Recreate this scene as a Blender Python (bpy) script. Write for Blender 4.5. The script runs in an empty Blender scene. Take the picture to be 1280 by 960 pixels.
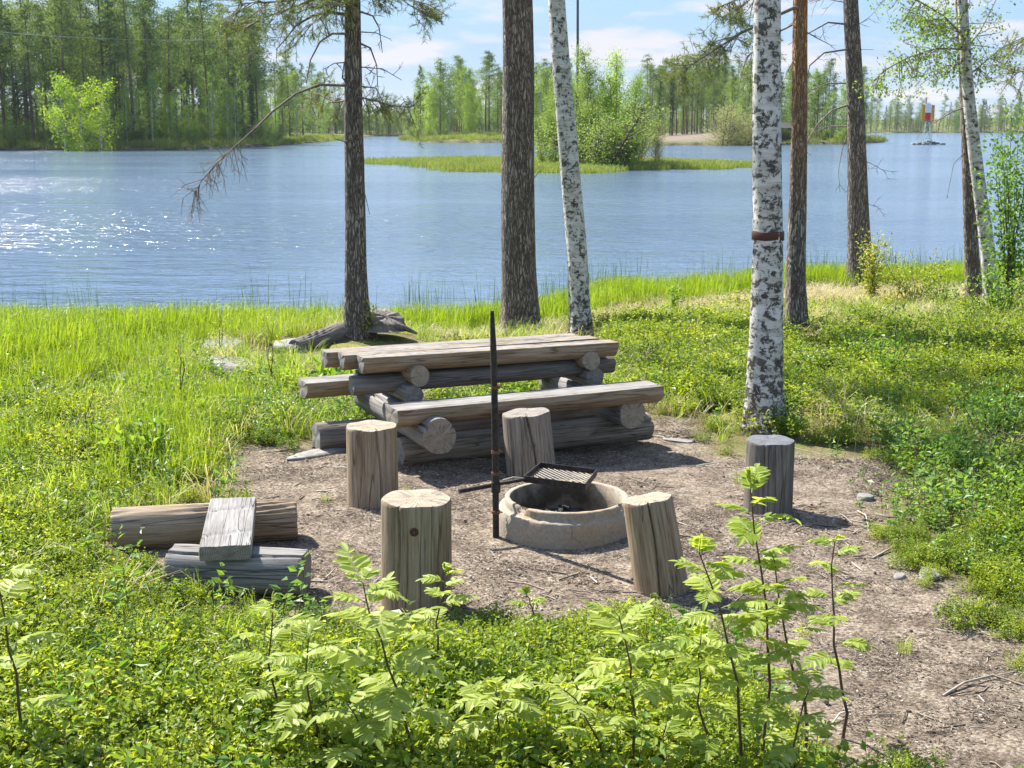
import bpy, math, random
import numpy as np
from mathutils import Vector, Matrix, Quaternion
R = math.radians
rng = np.random.default_rng(7)
random.seed(7)
S = bpy.context.scene
COL = S.collection

# ------------------------------------------------------------------ camera
F = 1650.0            # focal length in pixels of the 1280 wide photograph
PITCH = R(11.04)
CAMZ = 2.1
cam_d = bpy.data.cameras.new('camera')
cam = bpy.data.objects.new('camera', cam_d)
COL.objects.link(cam)
cam.location = (0, 0, CAMZ)
cam.rotation_euler = (math.pi / 2 - PITCH, 0, 0)
cam_d.sensor_width = 36
cam_d.lens = 36 * F / 1280
cam_d.clip_end = 6000
cam_d.clip_start = 0.05
S.camera = cam

# ------------------------------------------------------------------ light
SUN_EL, SUN_AZ = R(47), R(45)       # azimuth measured from +Y towards -X
sun_dir = Vector((-math.sin(SUN_AZ) * math.cos(SUN_EL), math.cos(SUN_AZ) * math.cos(SUN_EL), math.sin(SUN_EL)))
sl = bpy.data.lights.new('sun', 'SUN')
sl.energy = 5.0
sl.angle = R(0.55)
sl.color = (1.0, 0.95, 0.87)
so = bpy.data.objects.new('sun', sl)
COL.objects.link(so)
so.rotation_euler = (-sun_dir).to_track_quat('-Z', 'Y').to_euler()

W = bpy.data.worlds.new('World')
S.world = W
W.use_nodes = True
nt = W.node_tree
nt.nodes.clear()
out = nt.nodes.new('ShaderNodeOutputWorld')
bg = nt.nodes.new('ShaderNodeBackground')
sky = nt.nodes.new('ShaderNodeTexSky')
sky.sky_type = 'NISHITA'
sky.sun_disc = False
sky.sun_elevation = SUN_EL
sky.sun_rotation = -SUN_AZ
sky.altitude = 100
sky.air_density = 1.0
sky.dust_density = 0.6
sky.ozone_density = 3.0
SKY_STRENGTH = 0.13
tc = nt.nodes.new('ShaderNodeTexCoord')
sep = nt.nodes.new('ShaderNodeSeparateXYZ')
nt.links.new(tc.outputs['Generated'], sep.inputs[0])
def wm(op, a, b=None, clamp=False):
    n = nt.nodes.new('ShaderNodeMath'); n.operation = op; n.use_clamp = clamp
    for i, v in enumerate((a, b)):
        if v is None: continue
        if isinstance(v, (int, float)): n.inputs[i].default_value = v
        else: nt.links.new(v, n.inputs[i])
    return n.outputs[0]
# clouds: direction projected on a high flat layer, softened near the horizon
den = wm('ADD', wm('MAXIMUM', sep.outputs[2], 0.0), 0.16)
cx = wm('DIVIDE', sep.outputs[0], den)
cy = wm('DIVIDE', sep.outputs[1], den)
comb = nt.nodes.new('ShaderNodeCombineXYZ')
nt.links.new(cx, comb.inputs[0]); nt.links.new(cy, comb.inputs[1])
cn = nt.nodes.new('ShaderNodeTexNoise')
cn.inputs['Scale'].default_value = 1.9
cn.inputs['Detail'].default_value = 7
cn.inputs['Roughness'].default_value = 0.52
cmap = nt.nodes.new('ShaderNodeMapping')
cmap.inputs['Location'].default_value = (3.1, 1.9, 0)
nt.links.new(comb.outputs[0], cmap.inputs[0])
nt.links.new(cmap.outputs[0], cn.inputs['Vector'])
cr = nt.nodes.new('ShaderNodeValToRGB')
cr.color_ramp.elements[0].position = 0.50; cr.color_ramp.elements[0].color = (0, 0, 0, 1)
cr.color_ramp.elements[1].position = 0.62; cr.color_ramp.elements[1].color = (1, 1, 1, 1)
nt.links.new(cn.outputs['Fac'], cr.inputs[0])
mix = nt.nodes.new('ShaderNodeMix'); mix.data_type = 'RGBA'
fac = wm('MULTIPLY', cr.outputs[0], 0.85)
nt.links.new(fac, mix.inputs[0])
hr = nt.nodes.new('ShaderNodeValToRGB')       # milky air low over the horizon
e = hr.color_ramp.elements
e[0].position = 0.0; e[0].color = (1.62, 1.98, 2.42, 1)
e[1].position = 0.10; e[1].color = (.80, 1.42, 2.36, 1)
nt.links.new(sep.outputs[2], hr.inputs[0])
hmix = nt.nodes.new('ShaderNodeMix'); hmix.data_type = 'RGBA'
hf = nt.nodes.new('ShaderNodeMapRange'); nt.links.new(sep.outputs[2], hf.inputs[0])
hf.inputs[1].default_value = 0.05; hf.inputs[2].default_value = 0.6; hf.inputs[3].default_value = 0.95; hf.inputs[4].default_value = 0.0
nt.links.new(hf.outputs[0], hmix.inputs[0]); nt.links.new(sky.outputs[0], hmix.inputs[6]); nt.links.new(hr.outputs[0], hmix.inputs[7])
nt.links.new(hmix.outputs[2], mix.inputs[6])
mix.inputs[7].default_value = (2.5, 2.42, 2.55, 1)
nt.links.new(mix.outputs[2], bg.inputs['Color'])
bg.inputs['Strength'].default_value = SKY_STRENGTH
nt.links.new(bg.outputs[0], out.inputs['Surface'])

S.view_settings.view_transform = 'Standard'
S.view_settings.look = 'None'
S.view_settings.exposure = 1.5
S.view_settings.gamma = 1
S.view_settings.use_curve_mapping = False
S.render.engine = 'CYCLES'
S.cycles.max_bounces = 6
S.cycles.diffuse_bounces = 3
S.cycles.glossy_bounces = 2
S.cycles.transmission_bounces = 3
S.cycles.transparent_max_bounces = 4
S.cycles.use_denoising = True
S.cycles.caustics_reflective = False
S.cycles.caustics_refractive = False

# ------------------------------------------------------------------ small maths
def sstep(a, b, x):
    t = np.clip((x - a) / (b - a), 0, 1)
    return t * t * (3 - 2 * t)
class Waves:
    """smooth pseudo noise in 2-D, about -1..1"""
    def __init__(self, seed, scale, n=14):
        r = np.random.default_rng(seed)
        a = r.uniform(0, 2 * np.pi, n)
        f = scale * r.uniform(0.6, 1.8, n)
        self.k = np.stack([np.cos(a) * f, np.sin(a) * f], 1)
        self.p = r.uniform(0, 6.28, n)
        self.n = n
    def __call__(self, x, y):
        x = np.asarray(x, float); y = np.asarray(y, float)
        s = np.zeros(np.broadcast(x, y).shape)
        for k, p in zip(self.k, self.p):
            s = s + np.sin(k[0] * x + k[1] * y + p)
        return s / math.sqrt(self.n) * 0.9
WATER = -0.70
def ray(px, py):
    dx = (px - 640) / F; dz = -(py - 480) / F
    c, s = math.cos(PITCH), math.sin(PITCH)
    return Vector((dx, c + dz * s, -s + dz * c))     # camera looks along +Y, pitched down
def at_y(px, py, Y):
    """the point of the pixel's ray that lies in the vertical plane y = Y"""
    d = ray(px, py)
    return Vector((0, 0, CAMZ)) + d * (Y / d.y)
def on_plane(px, py, z=WATER):
    d = ray(px, py)
    return Vector((0, 0, CAMZ)) + d * ((z - CAMZ) / d.z)
def poly_sd(poly, x, y):
    """signed distance to a polygon (positive inside)"""
    x = np.asarray(x, float); y = np.asarray(y, float)
    d = np.full(x.shape, 1e18); inside = np.zeros(x.shape, bool)
    n = len(poly)
    for i in range(n):
        ax, ay = poly[i]; bx, by = poly[(i + 1) % n]
        ex, ey = bx - ax, by - ay
        wx, wy = x - ax, y - ay
        t = np.clip((wx * ex + wy * ey) / (ex * ex + ey * ey), 0, 1)
        d = np.minimum(d, (wx - ex * t) ** 2 + (wy - ey * t) ** 2)
        c = ((ay > y) != (by > y)) & (x < (bx - ax) * (y - ay) / ((by - ay) if by != ay else 1e-9) + ax)
        inside ^= c
    return np.where(inside, 1, -1) * np.sqrt(d)

# ------------------------------------------------------------------ terrain
def pl(pts): return [tuple(on_plane(*p)[:2]) for p in pts]
# shore line of the near bank as y(x)
SHX = np.array([-60, -9, -6.5, -3, 0.3, 1.6, 6, 12, 18, 60.])
SHY = np.array([15.8, 15.9, 16.2, 17.0, 18.2, 20.6, 22.9, 23.4, 22.8, 20.])
def shore(x): return np.interp(x, SHX, SHY) + 0.25 * np.sin(np.asarray(x) * 1.7) + 0.12 * np.sin(np.asarray(x) * 4.1 + 1)
LEFT = pl([(-900, 190), (0, 187.5), (120, 188), (240, 187), (330, 183.5), (372, 180.0), (406, 177.6)]) + [(-40, 420), (-900, 700), (-1100, 150)]
MID = pl([(500, 176), (540, 178.5), (600, 179), (640, 178), (690, 177.6), (740, 176.5)]) + [(60, 420), (-28, 420)]
ISLET = pl([(466, 203), (510, 207), (570, 211.5), (640, 214.5), (740, 216), (830, 211.5), (890, 208.5), (925, 207.5), (880, 204), (760, 202), (640, 201), (540, 201)])
SAND = pl([(770, 176), (800, 182.5), (850, 182), (930, 181.5), (1000, 180.5), (1060, 180.5), (1102, 178.3), (1108, 177.2), (1060, 171)]) + [(105, 420), (45, 420)]
BACK = pl([(-600, 168.0), (380, 170), (450, 170.5), (560, 170), (900, 168), (1100, 166.2), (1300, 166.0), (2200, 167)]) + [(3000, 3000), (-3000, 3000)]
ROCKI = pl([(1140, 180), (1160, 182), (1180, 180), (1170, 176), (1150, 176)])
LANDS = [(LEFT, 0.028, 3.2, 0.5), (MID, 0.05, 2.0, 0.5), (ISLET, 0.02, 0.12, 0.06), (SAND, 0.07, 2.4, 0.4), (BACK, 0.05, 6, 0.4)]
wA, wB, wC = Waves(1, 0.35), Waves(2, 1.6), Waves(3, 6.0)
wD = Waves(4, 0.03)
def height(x, y):
    x = np.asarray(x, float); y = np.asarray(y, float)
    s = shore(x) - y
    y0 = 8.6
    t = np.clip((y - y0) / np.maximum(shore(x) - y0, 1), 0, 3)
    z = -0.70 * t ** 2.1
    z = np.where(s < 0, WATER + np.maximum(s * 0.12, -1.6), z)
    rough = sstep(7.5, 12, y) + sstep(2.2, 5, np.abs(x)) * 0.6
    z = z + wA(x, y) * 0.05 * np.clip(rough, 0, 1) + wB(x, y) * 0.016 + wC(x, y) * 0.004
    z = z + 0.20 * np.exp(-((x + 1.85) / 1.25) ** 2 - ((y - 14.2) / 0.9) ** 2)
    # bank rises a little on the right and left of the fire place
    z = z + 0.25 * sstep(3.2, 7.0, x) * sstep(16, 11, y) + 0.06 * sstep(-2.2, -5, x) * sstep(14, 9, y)
    far = y > 45
    if np.any(far):
        zf = np.full(x.shape, WATER - 1.5)
        for P, sl_, cap, edge in LANDS:
            d = poly_sd(P, x, y)
            h = np.minimum(d * sl_, cap) + edge * sstep(-0.5, 1.5, d) + wD(x, y) * 0.8 * sstep(8, 40, d)
            zf = np.maximum(zf, np.where(d > -0.5, WATER - 0.12 + h, WATER - 1.5))
        z = np.where(far, zf, z)
    return z
def hz(x, y): return float(height(np.array([x]), np.array([y]))[0])
def gnd(px, py):
    """where the pixel's ray meets the near terrain"""
    d = ray(px, py); o = Vector((0, 0, CAMZ)); t = 1.0
    for _ in range(4000):
        p = o + d * t
        if p.z < hz(p.x, p.y): break
        t += 0.02 if t < 30 else 0.2
    return p

# ------------------------------------------------------------------ materials
class NB:
    def __init__(self, name):
        self.m = bpy.data.materials.new(name); self.m.use_nodes = True
        self.t = self.m.node_tree; self.t.nodes.clear()
        self.o = self.n('ShaderNodeOutputMaterial')
    def n(self, t, **kw):
        n = self.t.nodes.new(t)
        for k, v in kw.items(): setattr(n, k, v)
        return n
    def put(self, sock, v):
        if v is None: return
        if hasattr(v, 'links'): self.t.links.new(v, sock)
        elif isinstance(v, (tuple, list)):
            sock.default_value = tuple(v) + ((1,) if len(v) == 3 and len(sock.default_value) == 4 else ())
        else: sock.default_value = v
    def coord(self, kind='Object', scale=(1, 1, 1), loc=(0, 0, 0)):
        c = self.n('ShaderNodeTexCoord'); m = self.n('ShaderNodeMapping')
        m.inputs['Scale'].default_value = scale; m.inputs['Location'].default_value = loc
        self.t.links.new(c.outputs[kind], m.inputs[0]); return m.outputs[0]
    def pos(self, scale=(1, 1, 1)):
        c = self.n('ShaderNodeNewGeometry'); m = self.n('ShaderNodeMapping')
        m.inputs['Scale'].default_value = scale
        self.t.links.new(c.outputs['Position'], m.inputs[0]); return m.outputs[0]
    def noise(self, v, scale=5, detail=4, rough=0.55, dist=0.0):
        n = self.n('ShaderNodeTexNoise'); self.put(n.inputs['Vector'], v)
        n.inputs['Scale'].default_value = scale; n.inputs['Detail'].default_value = detail
        n.inputs['Roughness'].default_value = rough; n.inputs['Distortion'].default_value = dist
        return n.outputs['Fac']
    def vor(self, v, scale=5, feature='F1', out='Distance', rnd=1.0):
        n = self.n('ShaderNodeTexVoronoi', feature=feature); self.put(n.inputs['Vector'], v)
        n.inputs['Scale'].default_value = scale; n.inputs['Randomness'].default_value = rnd
        return n.outputs[out]
    def ramp(self, f, stops):
        n = self.n('ShaderNodeValToRGB'); e = n.color_ramp.elements
        while len(e) < len(stops): e.new(0.5)
        for el, (p, c) in zip(e, stops):
            el.position = p
            el.color = (c, c, c, 1) if isinstance(c, (int, float)) else tuple(c) + (1,)
        self.put(n.inputs[0], f); return n.outputs[0]
    def math(self, op, a, b=None, c=None, clamp=False):
        n = self.n('ShaderNodeMath', operation=op, use_clamp=clamp)
        self.put(n.inputs[0], a); self.put(n.inputs[1], b); self.put(n.inputs[2], c); return n.outputs[0]
    def mix(self, f, a, b, mode='MIX'):
        n = self.n('ShaderNodeMix', data_type='RGBA', blend_type=mode)
        self.put(n.inputs[0], f); self.put(n.inputs[6], a); self.put(n.inputs[7], b); return n.outputs[2]
    def bump(self, h, s=0.5, d=0.01, normal=None):
        n = self.n('ShaderNodeBump'); self.put(n.inputs['Height'], h)
        n.inputs['Strength'].default_value = s; n.inputs['Distance'].default_value = d
        if normal is not None: self.put(n.inputs['Normal'], normal)
        return n.outputs[0]
    def attr(self, name, out='Fac'):
        n = self.n('ShaderNodeAttribute', attribute_name=name); return n.outputs[out]
    def rand(self):
        return self.n('ShaderNodeObjectInfo').outputs['Random']
    def island(self):
        return self.n('ShaderNodeNewGeometry').outputs['Random Per Island']
    def bsdf(self, color, rough=0.8, normal=None, spec=0.3, metal=0.0, ior=None):
        b = self.n('ShaderNodeBsdfPrincipled')
        self.put(b.inputs['Base Color'], color); self.put(b.inputs['Roughness'], rough)
        b.inputs['Specular IOR Level'].default_value = spec
        b.inputs['Metallic'].default_value = metal
        if ior: b.inputs['IOR'].default_value = ior
        if normal is not None: self.put(b.inputs['Normal'], normal)
        return b.outputs[0]
    def done(self, s):
        self.t.links.new(s, self.o.inputs['Surface']); return self.m

def leaf_mat(name, stops, trans=0.4, rough=0.5, tint=1.25, spec=0.35, big=None):
    b = NB(name)
    r = b.math('ADD', b.math('MULTIPLY', b.island(), 0.65), b.math('MULTIPLY', b.rand(), 0.35))
    col = b.ramp(r, stops)
    if big:      # drift of tone over the ground or the crown
        nz = b.noise(b.pos(), big[0], 3)
        col = b.mix(b.ramp(nz, [(0.40, 0.0), (0.62, 1.0)]), col, b.mix(1.0, col, big[1], 'MULTIPLY'))
    p = b.bsdf(col, rough, spec=spec)
    tr = b.n('ShaderNodeBsdfTranslucent')
    b.put(tr.inputs['Color'], b.mix(1.0, col, (tint * 1.05, tint, tint * 0.45), 'MULTIPLY'))
    ms = b.n('ShaderNodeMixShader'); ms.inputs[0].default_value = trans
    b.t.links.new(p, ms.inputs[1]); b.t.links.new(tr.outputs[0], ms.inputs[2])
    return b.done(ms.outputs[0])

def pine_bark(name, z_orange, z_span=1.5):
    b = NB(name)
    v = b.coord('Object', (1, 1, 0.22))
    dist = b.noise(b.coord('Object', (1, 1, 0.4)), 9, 3)
    vv = b.n('ShaderNodeVectorMath', operation='ADD')
    b.put(vv.inputs[0], v)
    sc = b.n('ShaderNodeVectorMath', operation='SCALE'); sc.inputs[3].default_value = 0.16
    nn = b.n('ShaderNodeTexNoise'); b.put(nn.inputs['Vector'], v); nn.inputs['Scale'].default_value = 14
    b.t.links.new(nn.outputs['Color'], sc.inputs[0]); b.t.links.new(sc.outputs[0], vv.inputs[1])
    edge = b.math('MINIMUM', b.vor(vv.outputs[0], 26, 'DISTANCE_TO_EDGE'), b.math('MULTIPLY', b.math('ABSOLUTE', b.math('SUBTRACT', b.noise(b.coord('Object', (1, 1, 0.12)), 30, 4, 0.6, 0.3), 0.5)), 4.0))
    plate = b.ramp(edge, [(0.0, 0.0), (0.16, 0.75), (0.5, 1.0)])
    fine = b.noise(b.coord('Object', (1, 1, 0.5)), 60, 5, 0.65)
    grey = b.mix(plate, (0.075, 0.058, 0.048), b.ramp(fine, [(0.3, (0.27, 0.22, 0.185)), (0.7, (0.50, 0.43, 0.365))]))
    orange = b.mix(b.ramp(edge, [(0.0, 0.0), (0.10, 1.0)]), (0.20, 0.10, 0.05), b.ramp(fine, [(0.3, (0.34, 0.18, 0.09)), (0.7, (0.56, 0.34, 0.18))]))
    sep = b.n('ShaderNodeSeparateXYZ'); c = b.n('ShaderNodeTexCoord'); b.t.links.new(c.outputs['Object'], sep.inputs[0])
    zz = b.math('ADD', sep.outputs[2], b.math('MULTIPLY', b.math('SUBTRACT', dist, 0.5), 1.6))
    f = b.n('ShaderNodeMapRange'); b.put(f.inputs[0], zz)
    f.inputs[1].default_value = z_orange; f.inputs[2].default_value = z_orange + z_span
    col = b.mix(f.outputs[0], grey, orange)
    lich = b.ramp(b.noise(b.coord('Object'), 3.5, 4), [(0.55, 0.0), (0.68, 0.35)])
    col = b.mix(b.math('MULTIPLY', lich, plate), col, (0.27, 0.27, 0.22))
    h = b.math('ADD', b.math('MULTIPLY', plate, 1.0), b.math('MULTIPLY', fine, 0.35))
    return b.done(b.bsdf(col, 0.9, b.bump(h, 1.0, 0.02), spec=0.15))

def birch_bark(name, dark=0.5, seed=0.0):
    b = NB(name)
    n1 = b.noise(b.coord('Object', (6.5, 6.5, 6.5), (seed, 0, seed)), 2.6, 8, 0.76, 0.5)
    n2 = b.noise(b.coord('Object', (9.0, 9.0, 42.0), (seed, 3, 1)), 1.1, 3, 0.6)
    n3 = b.noise(b.coord('Object', (6, 6, 120.0), (seed, 3, 7)), 1.0, 2, 0.5)
    sep = b.n('ShaderNodeSeparateXYZ'); c = b.n('ShaderNodeTexCoord'); b.t.links.new(c.outputs['Object'], sep.inputs[0])
    low = b.n('ShaderNodeMapRange'); b.put(low.inputs[0], sep.outputs[2])
    low.inputs[1].default_value = 0.7; low.inputs[2].default_value = 0.0; low.inputs[4].default_value = 0.06
    k = b.math('ADD', b.math('ADD', b.math('MULTIPLY', n1, 0.80), b.math('MULTIPLY', n2, 0.20)), low.outputs[0])
    m = b.ramp(k, [(0.545 - 0.05 * dark, 0.0), (0.575 - 0.05 * dark, 1.0)])
    lent = b.ramp(n3, [(0.63, 0.0), (0.68, 0.7)])
    white = b.ramp(b.noise(b.coord('Object', (2, 2, 6)), 3, 4), [(0.3, (0.36, 0.34, 0.29)), (0.6, (0.58, 0.565, 0.53))])
    white = b.mix(lent, white, (0.24, 0.18, 0.14))
    col = b.mix(m, white, b.ramp(n2, [(0.3, (0.020, 0.018, 0.016)), (0.7, (0.12, 0.105, 0.085))]))
    h = b.math('ADD', b.math('MULTIPLY', m, 0.8), b.math('MULTIPLY', n3, 0.3))
    return b.done(b.bsdf(col, 0.65, b.bump(h, 0.6, 0.008), spec=0.25))

def wood_side(name, light=(0.36, 0.31, 0.25), mid=(0.215, 0.18, 0.14), dark=(0.05, 0.04, 0.032), warm=None, crackw=0.010):
    b = NB(name)
    loc = b.n('ShaderNodeCombineXYZ'); b.put(loc.inputs[0], b.math('MULTIPLY', b.rand(), 17.0))
    c = b.n('ShaderNodeTexCoord'); ad = b.n('ShaderNodeVectorMath', operation='ADD')
    b.t.links.new(c.outputs['Object'], ad.inputs[0]); b.t.links.new(loc.outputs[0], ad.inputs[1])
    def mp(s):
        m = b.n('ShaderNodeMapping'); m.inputs['Scale'].default_value = s
        b.t.links.new(ad.outputs[0], m.inputs[0]); return m.outputs[0]
    g = b.noise(mp((1, 1, 0.045)), 95, 6, 0.7)
    g2 = b.noise(mp((1, 1, 0.10)), 22, 4, 0.6, 0.4)
    st = b.noise(mp((1, 1, 0.35)), 6, 4, 0.6)
    cr = b.math('ABSOLUTE', b.math('SUBTRACT', b.noise(mp((1, 1, 0.04)), 16, 2, 0.5, 0.2), 0.5))
    crack = b.ramp(cr, [(0.0, 1.0), (crackw, 0.0)])
    col = b.ramp(b.math('ADD', b.math('MULTIPLY', g, 0.6), b.math('MULTIPLY', g2, 0.4)), [(0.33, dark), (0.47, mid), (0.66, light)])
    if warm: col = b.mix(b.ramp(st, [(0.42, 0.0), (0.62, 0.8)]), col, b.mix(1.0, col, warm, 'MULTIPLY'))
    else: col = b.mix(b.ramp(st, [(0.45, 0.0), (0.65, 0.5)]), col, b.mix(1.0, col, (0.62, 0.58, 0.52), 'MULTIPLY'))
    col = b.mix(b.math('MULTIPLY', crack, 0.65), col, (0.03, 0.024, 0.018))
    h = b.math('SUBTRACT', b.math('ADD', b.math('MULTIPLY', g, 0.6), b.math('MULTIPLY', g2, 0.6)), b.math('MULTIPLY', crack, 1.2))
    return b.done(b.bsdf(col, 0.85, b.bump(h, 0.8, 0.006), spec=0.2))

def wood_end(name, base=(0.27, 0.245, 0.21), dark=(0.13, 0.11, 0.088)):
    b = NB(name)
    c = b.n('ShaderNodeTexCoord'); sep = b.n('ShaderNodeSeparateXYZ'); b.t.links.new(c.outputs['Object'], sep.inputs[0])
    x, y = sep.outputs[0], sep.outputs[1]
    nz = b.noise(b.coord('Object'), 12, 4)
    r = b.math('SQRT', b.math('ADD', b.math('MULTIPLY', x, x), b.math('MULTIPLY', y, y)))
    r2 = b.math('ADD', r, b.math('MULTIPLY', nz, 0.012))
    rings = b.math('SINE', b.math('MULTIPLY', r2, 620.0))
    ang = b.math('ARCTAN2', y, x)
    rad = b.n('ShaderNodeCombineXYZ'); b.put(rad.inputs[0], b.math('MULTIPLY', ang, 2.6)); b.put(rad.inputs[1], b.math('MULTIPLY', r, 1.5)); b.put(rad.inputs[2], b.math('MULTIPLY', b.rand(), 9.0))
    rn = b.math('ABSOLUTE', b.math('SUBTRACT', b.noise(rad.outputs[0], 2.4, 1), 0.5))
    check = b.math('MULTIPLY', b.ramp(rn, [(0.0, 1.0), (0.016, 0.0)]), b.ramp(r, [(0.012, 0.0), (0.035, 1.0)]))
    stain = b.noise(b.coord('Object'), 22, 5, 0.7)
    col = b.mix(b.ramp(rings, [(0.0, 0.0), (1.0, 0.6)]), base, dark)
    col = b.mix(b.ramp(stain, [(0.4, 0.0), (0.72, 0.75)]), col, dark)
    col = b.mix(check, col, (0.03, 0.024, 0.02))
    h = b.math('SUBTRACT', b.math('MULTIPLY', rings, 0.2), check)
    return b.done(b.bsdf(col, 0.85, b.bump(h, 0.6, 0.004), spec=0.2))

M = {}
M['pine_low'] = pine_bark('pine bark grey', 9.0)
M['pine_mid'] = pine_bark('pine bark reddish', 3.2, 3.0)
M['pine_orange'] = pine_bark('pine bark orange', 1.3, 1.6)
M['birch'] = birch_bark('birch bark', 0.75, 2.0)
M['birch_b'] = birch_bark('birch bark spotted', 0.55, 8.0)
M['wood'] = wood_side('weathered wood')
M['wood_warm'] = wood_side('weathered brown wood', (0.42, 0.34, 0.245), (0.26, 0.20, 0.135), (0.08, 0.056, 0.038), (0.80, 0.72, 0.60))
M['wood_grey'] = wood_side('silver grey wood', (0.31, 0.30, 0.285), (0.20, 0.19, 0.178), (0.08, 0.073, 0.066))
M['wood_dark'] = wood_side('dark stained wood', (0.27, 0.24, 0.205), (0.15, 0.13, 0.11), (0.05, 0.042, 0.035))
M['end'] = wood_end('cut log end')
M['end_pale'] = wood_end('pale cut log end', (0.34, 0.29, 0.22), (0.19, 0.145, 0.095))
M['end_grey'] = wood_end('grey cut log end', (0.25, 0.24, 0.225), (0.12, 0.11, 0.10))
M['end_dark'] = wood_end('dark cut log end', (0.15, 0.155, 0.165), (0.08, 0.08, 0.088))
b = NB('dead branch'); nz = b.noise(b.coord('Object'), 30, 4)
M['dead'] = b.done(b.bsdf(b.ramp(nz, [(0.3, (0.09, 0.07, 0.06)), (0.7, (0.24, 0.20, 0.17))]), 0.9))
b = NB('young stem'); nz = b.noise(b.coord('Object'), 40, 3)
M['stem'] = b.done(b.bsdf(b.ramp(nz, [(0.3, (0.055, 0.032, 0.025)), (0.7, (0.13, 0.075, 0.055))]), 0.6))
b = NB('forest trunk'); nz = b.noise(b.coord('Object', (1, 1, 0.3)), 5, 3)
M['trunk_far'] = b.done(b.bsdf(b.mix(b.rand(), b.ramp(nz, [(0.3, (0.055, 0.045, 0.04)), (0.7, (0.15, 0.115, 0.09))]), b.ramp(nz, [(0.3, (0.13, 0.075, 0.05)), (0.7, (0.24, 0.14, 0.09))])), 0.9))
b = NB('forest birch trunk'); nz = b.noise(b.coord('Object', (1, 1, 2)), 4, 3)
M['trunk_birch_far'] = b.done(b.bsdf(b.ramp(nz, [(0.4, (0.12, 0.11, 0.1)), (0.55, (0.6, 0.58, 0.54))]), 0.8))

M['needles'] = leaf_mat('pine needles', [(0.0, (0.08, 0.12, 0.03)), (0.5, (0.15, 0.20, 0.045)), (1.0, (0.26, 0.29, 0.08))], 0.32, 0.55)
M['birch_leaf'] = leaf_mat('birch leaves', [(0.0, (0.10, 0.19, 0.030)), (0.6, (0.17, 0.29, 0.045)), (1.0, (0.29, 0.38, 0.07))], 0.5, 0.45)
M['rowan_leaf'] = leaf_mat('rowan leaves', [(0.0, (0.20, 0.30, 0.045)), (0.4, (0.33, 0.41, 0.075)), (0.8, (0.44, 0.50, 0.15)), (1.0, (0.50, 0.55, 0.26))], 0.55, 0.5, 1.2, 0.22)
M['berry_leaf'] = leaf_mat('berry shrub leaves', [(0.0, (0.07, 0.12, 0.028)), (0.3, (0.19, 0.27, 0.038)), (0.75, (0.37, 0.44, 0.05)), (0.96, (0.52, 0.50, 0.08)), (1.0, (0.42, 0.22, 0.10))], 0.50, 0.45, 1.2, 0.3, (2.3, (0.62, 0.72, 0.7)))
M['grass'] = leaf_mat('grass blades', [(0.0, (0.12, 0.20, 0.03)), (0.45, (0.26, 0.38, 0.045)), (0.8, (0.38, 0.47, 0.08)), (1.0, (0.52, 0.48, 0.24))], 0.50, 0.5, 1.2, 0.3)
M['sedge'] = leaf_mat('shore sedge blades', [(0.0, (0.13, 0.22, 0.020)), (0.5, (0.26, 0.37, 0.028)), (1.0, (0.39, 0.46, 0.055))], 0.48, 0.5, 1.15, 0.3, (0.9, (0.80, 0.84, 0.8)))
M['reed'] = leaf_mat('reed stems', [(0.0, (0.045, 0.11, 0.045)), (1.0, (0.15, 0.25, 0.08))], 0.2, 0.5)
M['straw'] = leaf_mat('dry grass', [(0.0, (0.34, 0.27, 0.16)), (0.6, (0.52, 0.45, 0.29)), (1.0, (0.62, 0.57, 0.42))], 0.3, 0.7)
M['yellow_leaf'] = leaf_mat('yellowish young leaves', [(0.0, (0.17, 0.26, 0.05)), (0.6, (0.34, 0.37, 0.08)), (1.0, (0.46, 0.30, 0.11))], 0.45, 0.45)
M['dark_leaf'] = leaf_mat('dark green leaves', [(0.0, (0.08, 0.17, 0.04)), (0.6, (0.15, 0.28, 0.06)), (1.0, (0.26, 0.38, 0.08))], 0.48, 0.45)
M['far_pine'] = leaf_mat('far pine foliage', [(0.0, (0.07, 0.12, 0.045)), (0.5, (0.13, 0.20, 0.066)), (1.0, (0.22, 0.29, 0.095))], 0.38, 0.8)
M['far_spruce'] = leaf_mat('far spruce foliage', [(0.0, (0.042, 0.078, 0.034)), (0.6, (0.075, 0.125, 0.048)), (1.0, (0.12, 0.17, 0.06))], 0.32, 0.8)
M['far_birch'] = leaf_mat('far birch foliage', [(0.0, (0.13, 0.23, 0.045)), (0.5, (0.20, 0.32, 0.06)), (1.0, (0.30, 0.40, 0.09))], 0.42, 0.8)
M['far_lime'] = leaf_mat('bright young birch foliage', [(0.0, (0.18, 0.31, 0.035)), (0.5, (0.29, 0.43, 0.045)), (1.0, (0.42, 0.52, 0.07))], 0.5, 0.8)
M['far_isle'] = leaf_mat('islet birch foliage', [(0.0, (0.15, 0.24, 0.07)), (0.5, (0.23, 0.33, 0.10)), (1.0, (0.32, 0.40, 0.15))], 0.45, 0.8)
M['shore_grass'] = leaf_mat('far shore grass', [(0.0, (0.13, 0.19, 0.045)), (0.5, (0.22, 0.28, 0.07)), (0.85, (0.31, 0.34, 0.11)), (1.0, (0.38, 0.32, 0.19))], 0.35, 0.7)
M['far_pale'] = leaf_mat('pale willow foliage', [(0.0, (0.21, 0.24, 0.11)), (0.5, (0.32, 0.34, 0.17)), (1.0, (0.42, 0.41, 0.22))], 0.4, 0.8)

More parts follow.
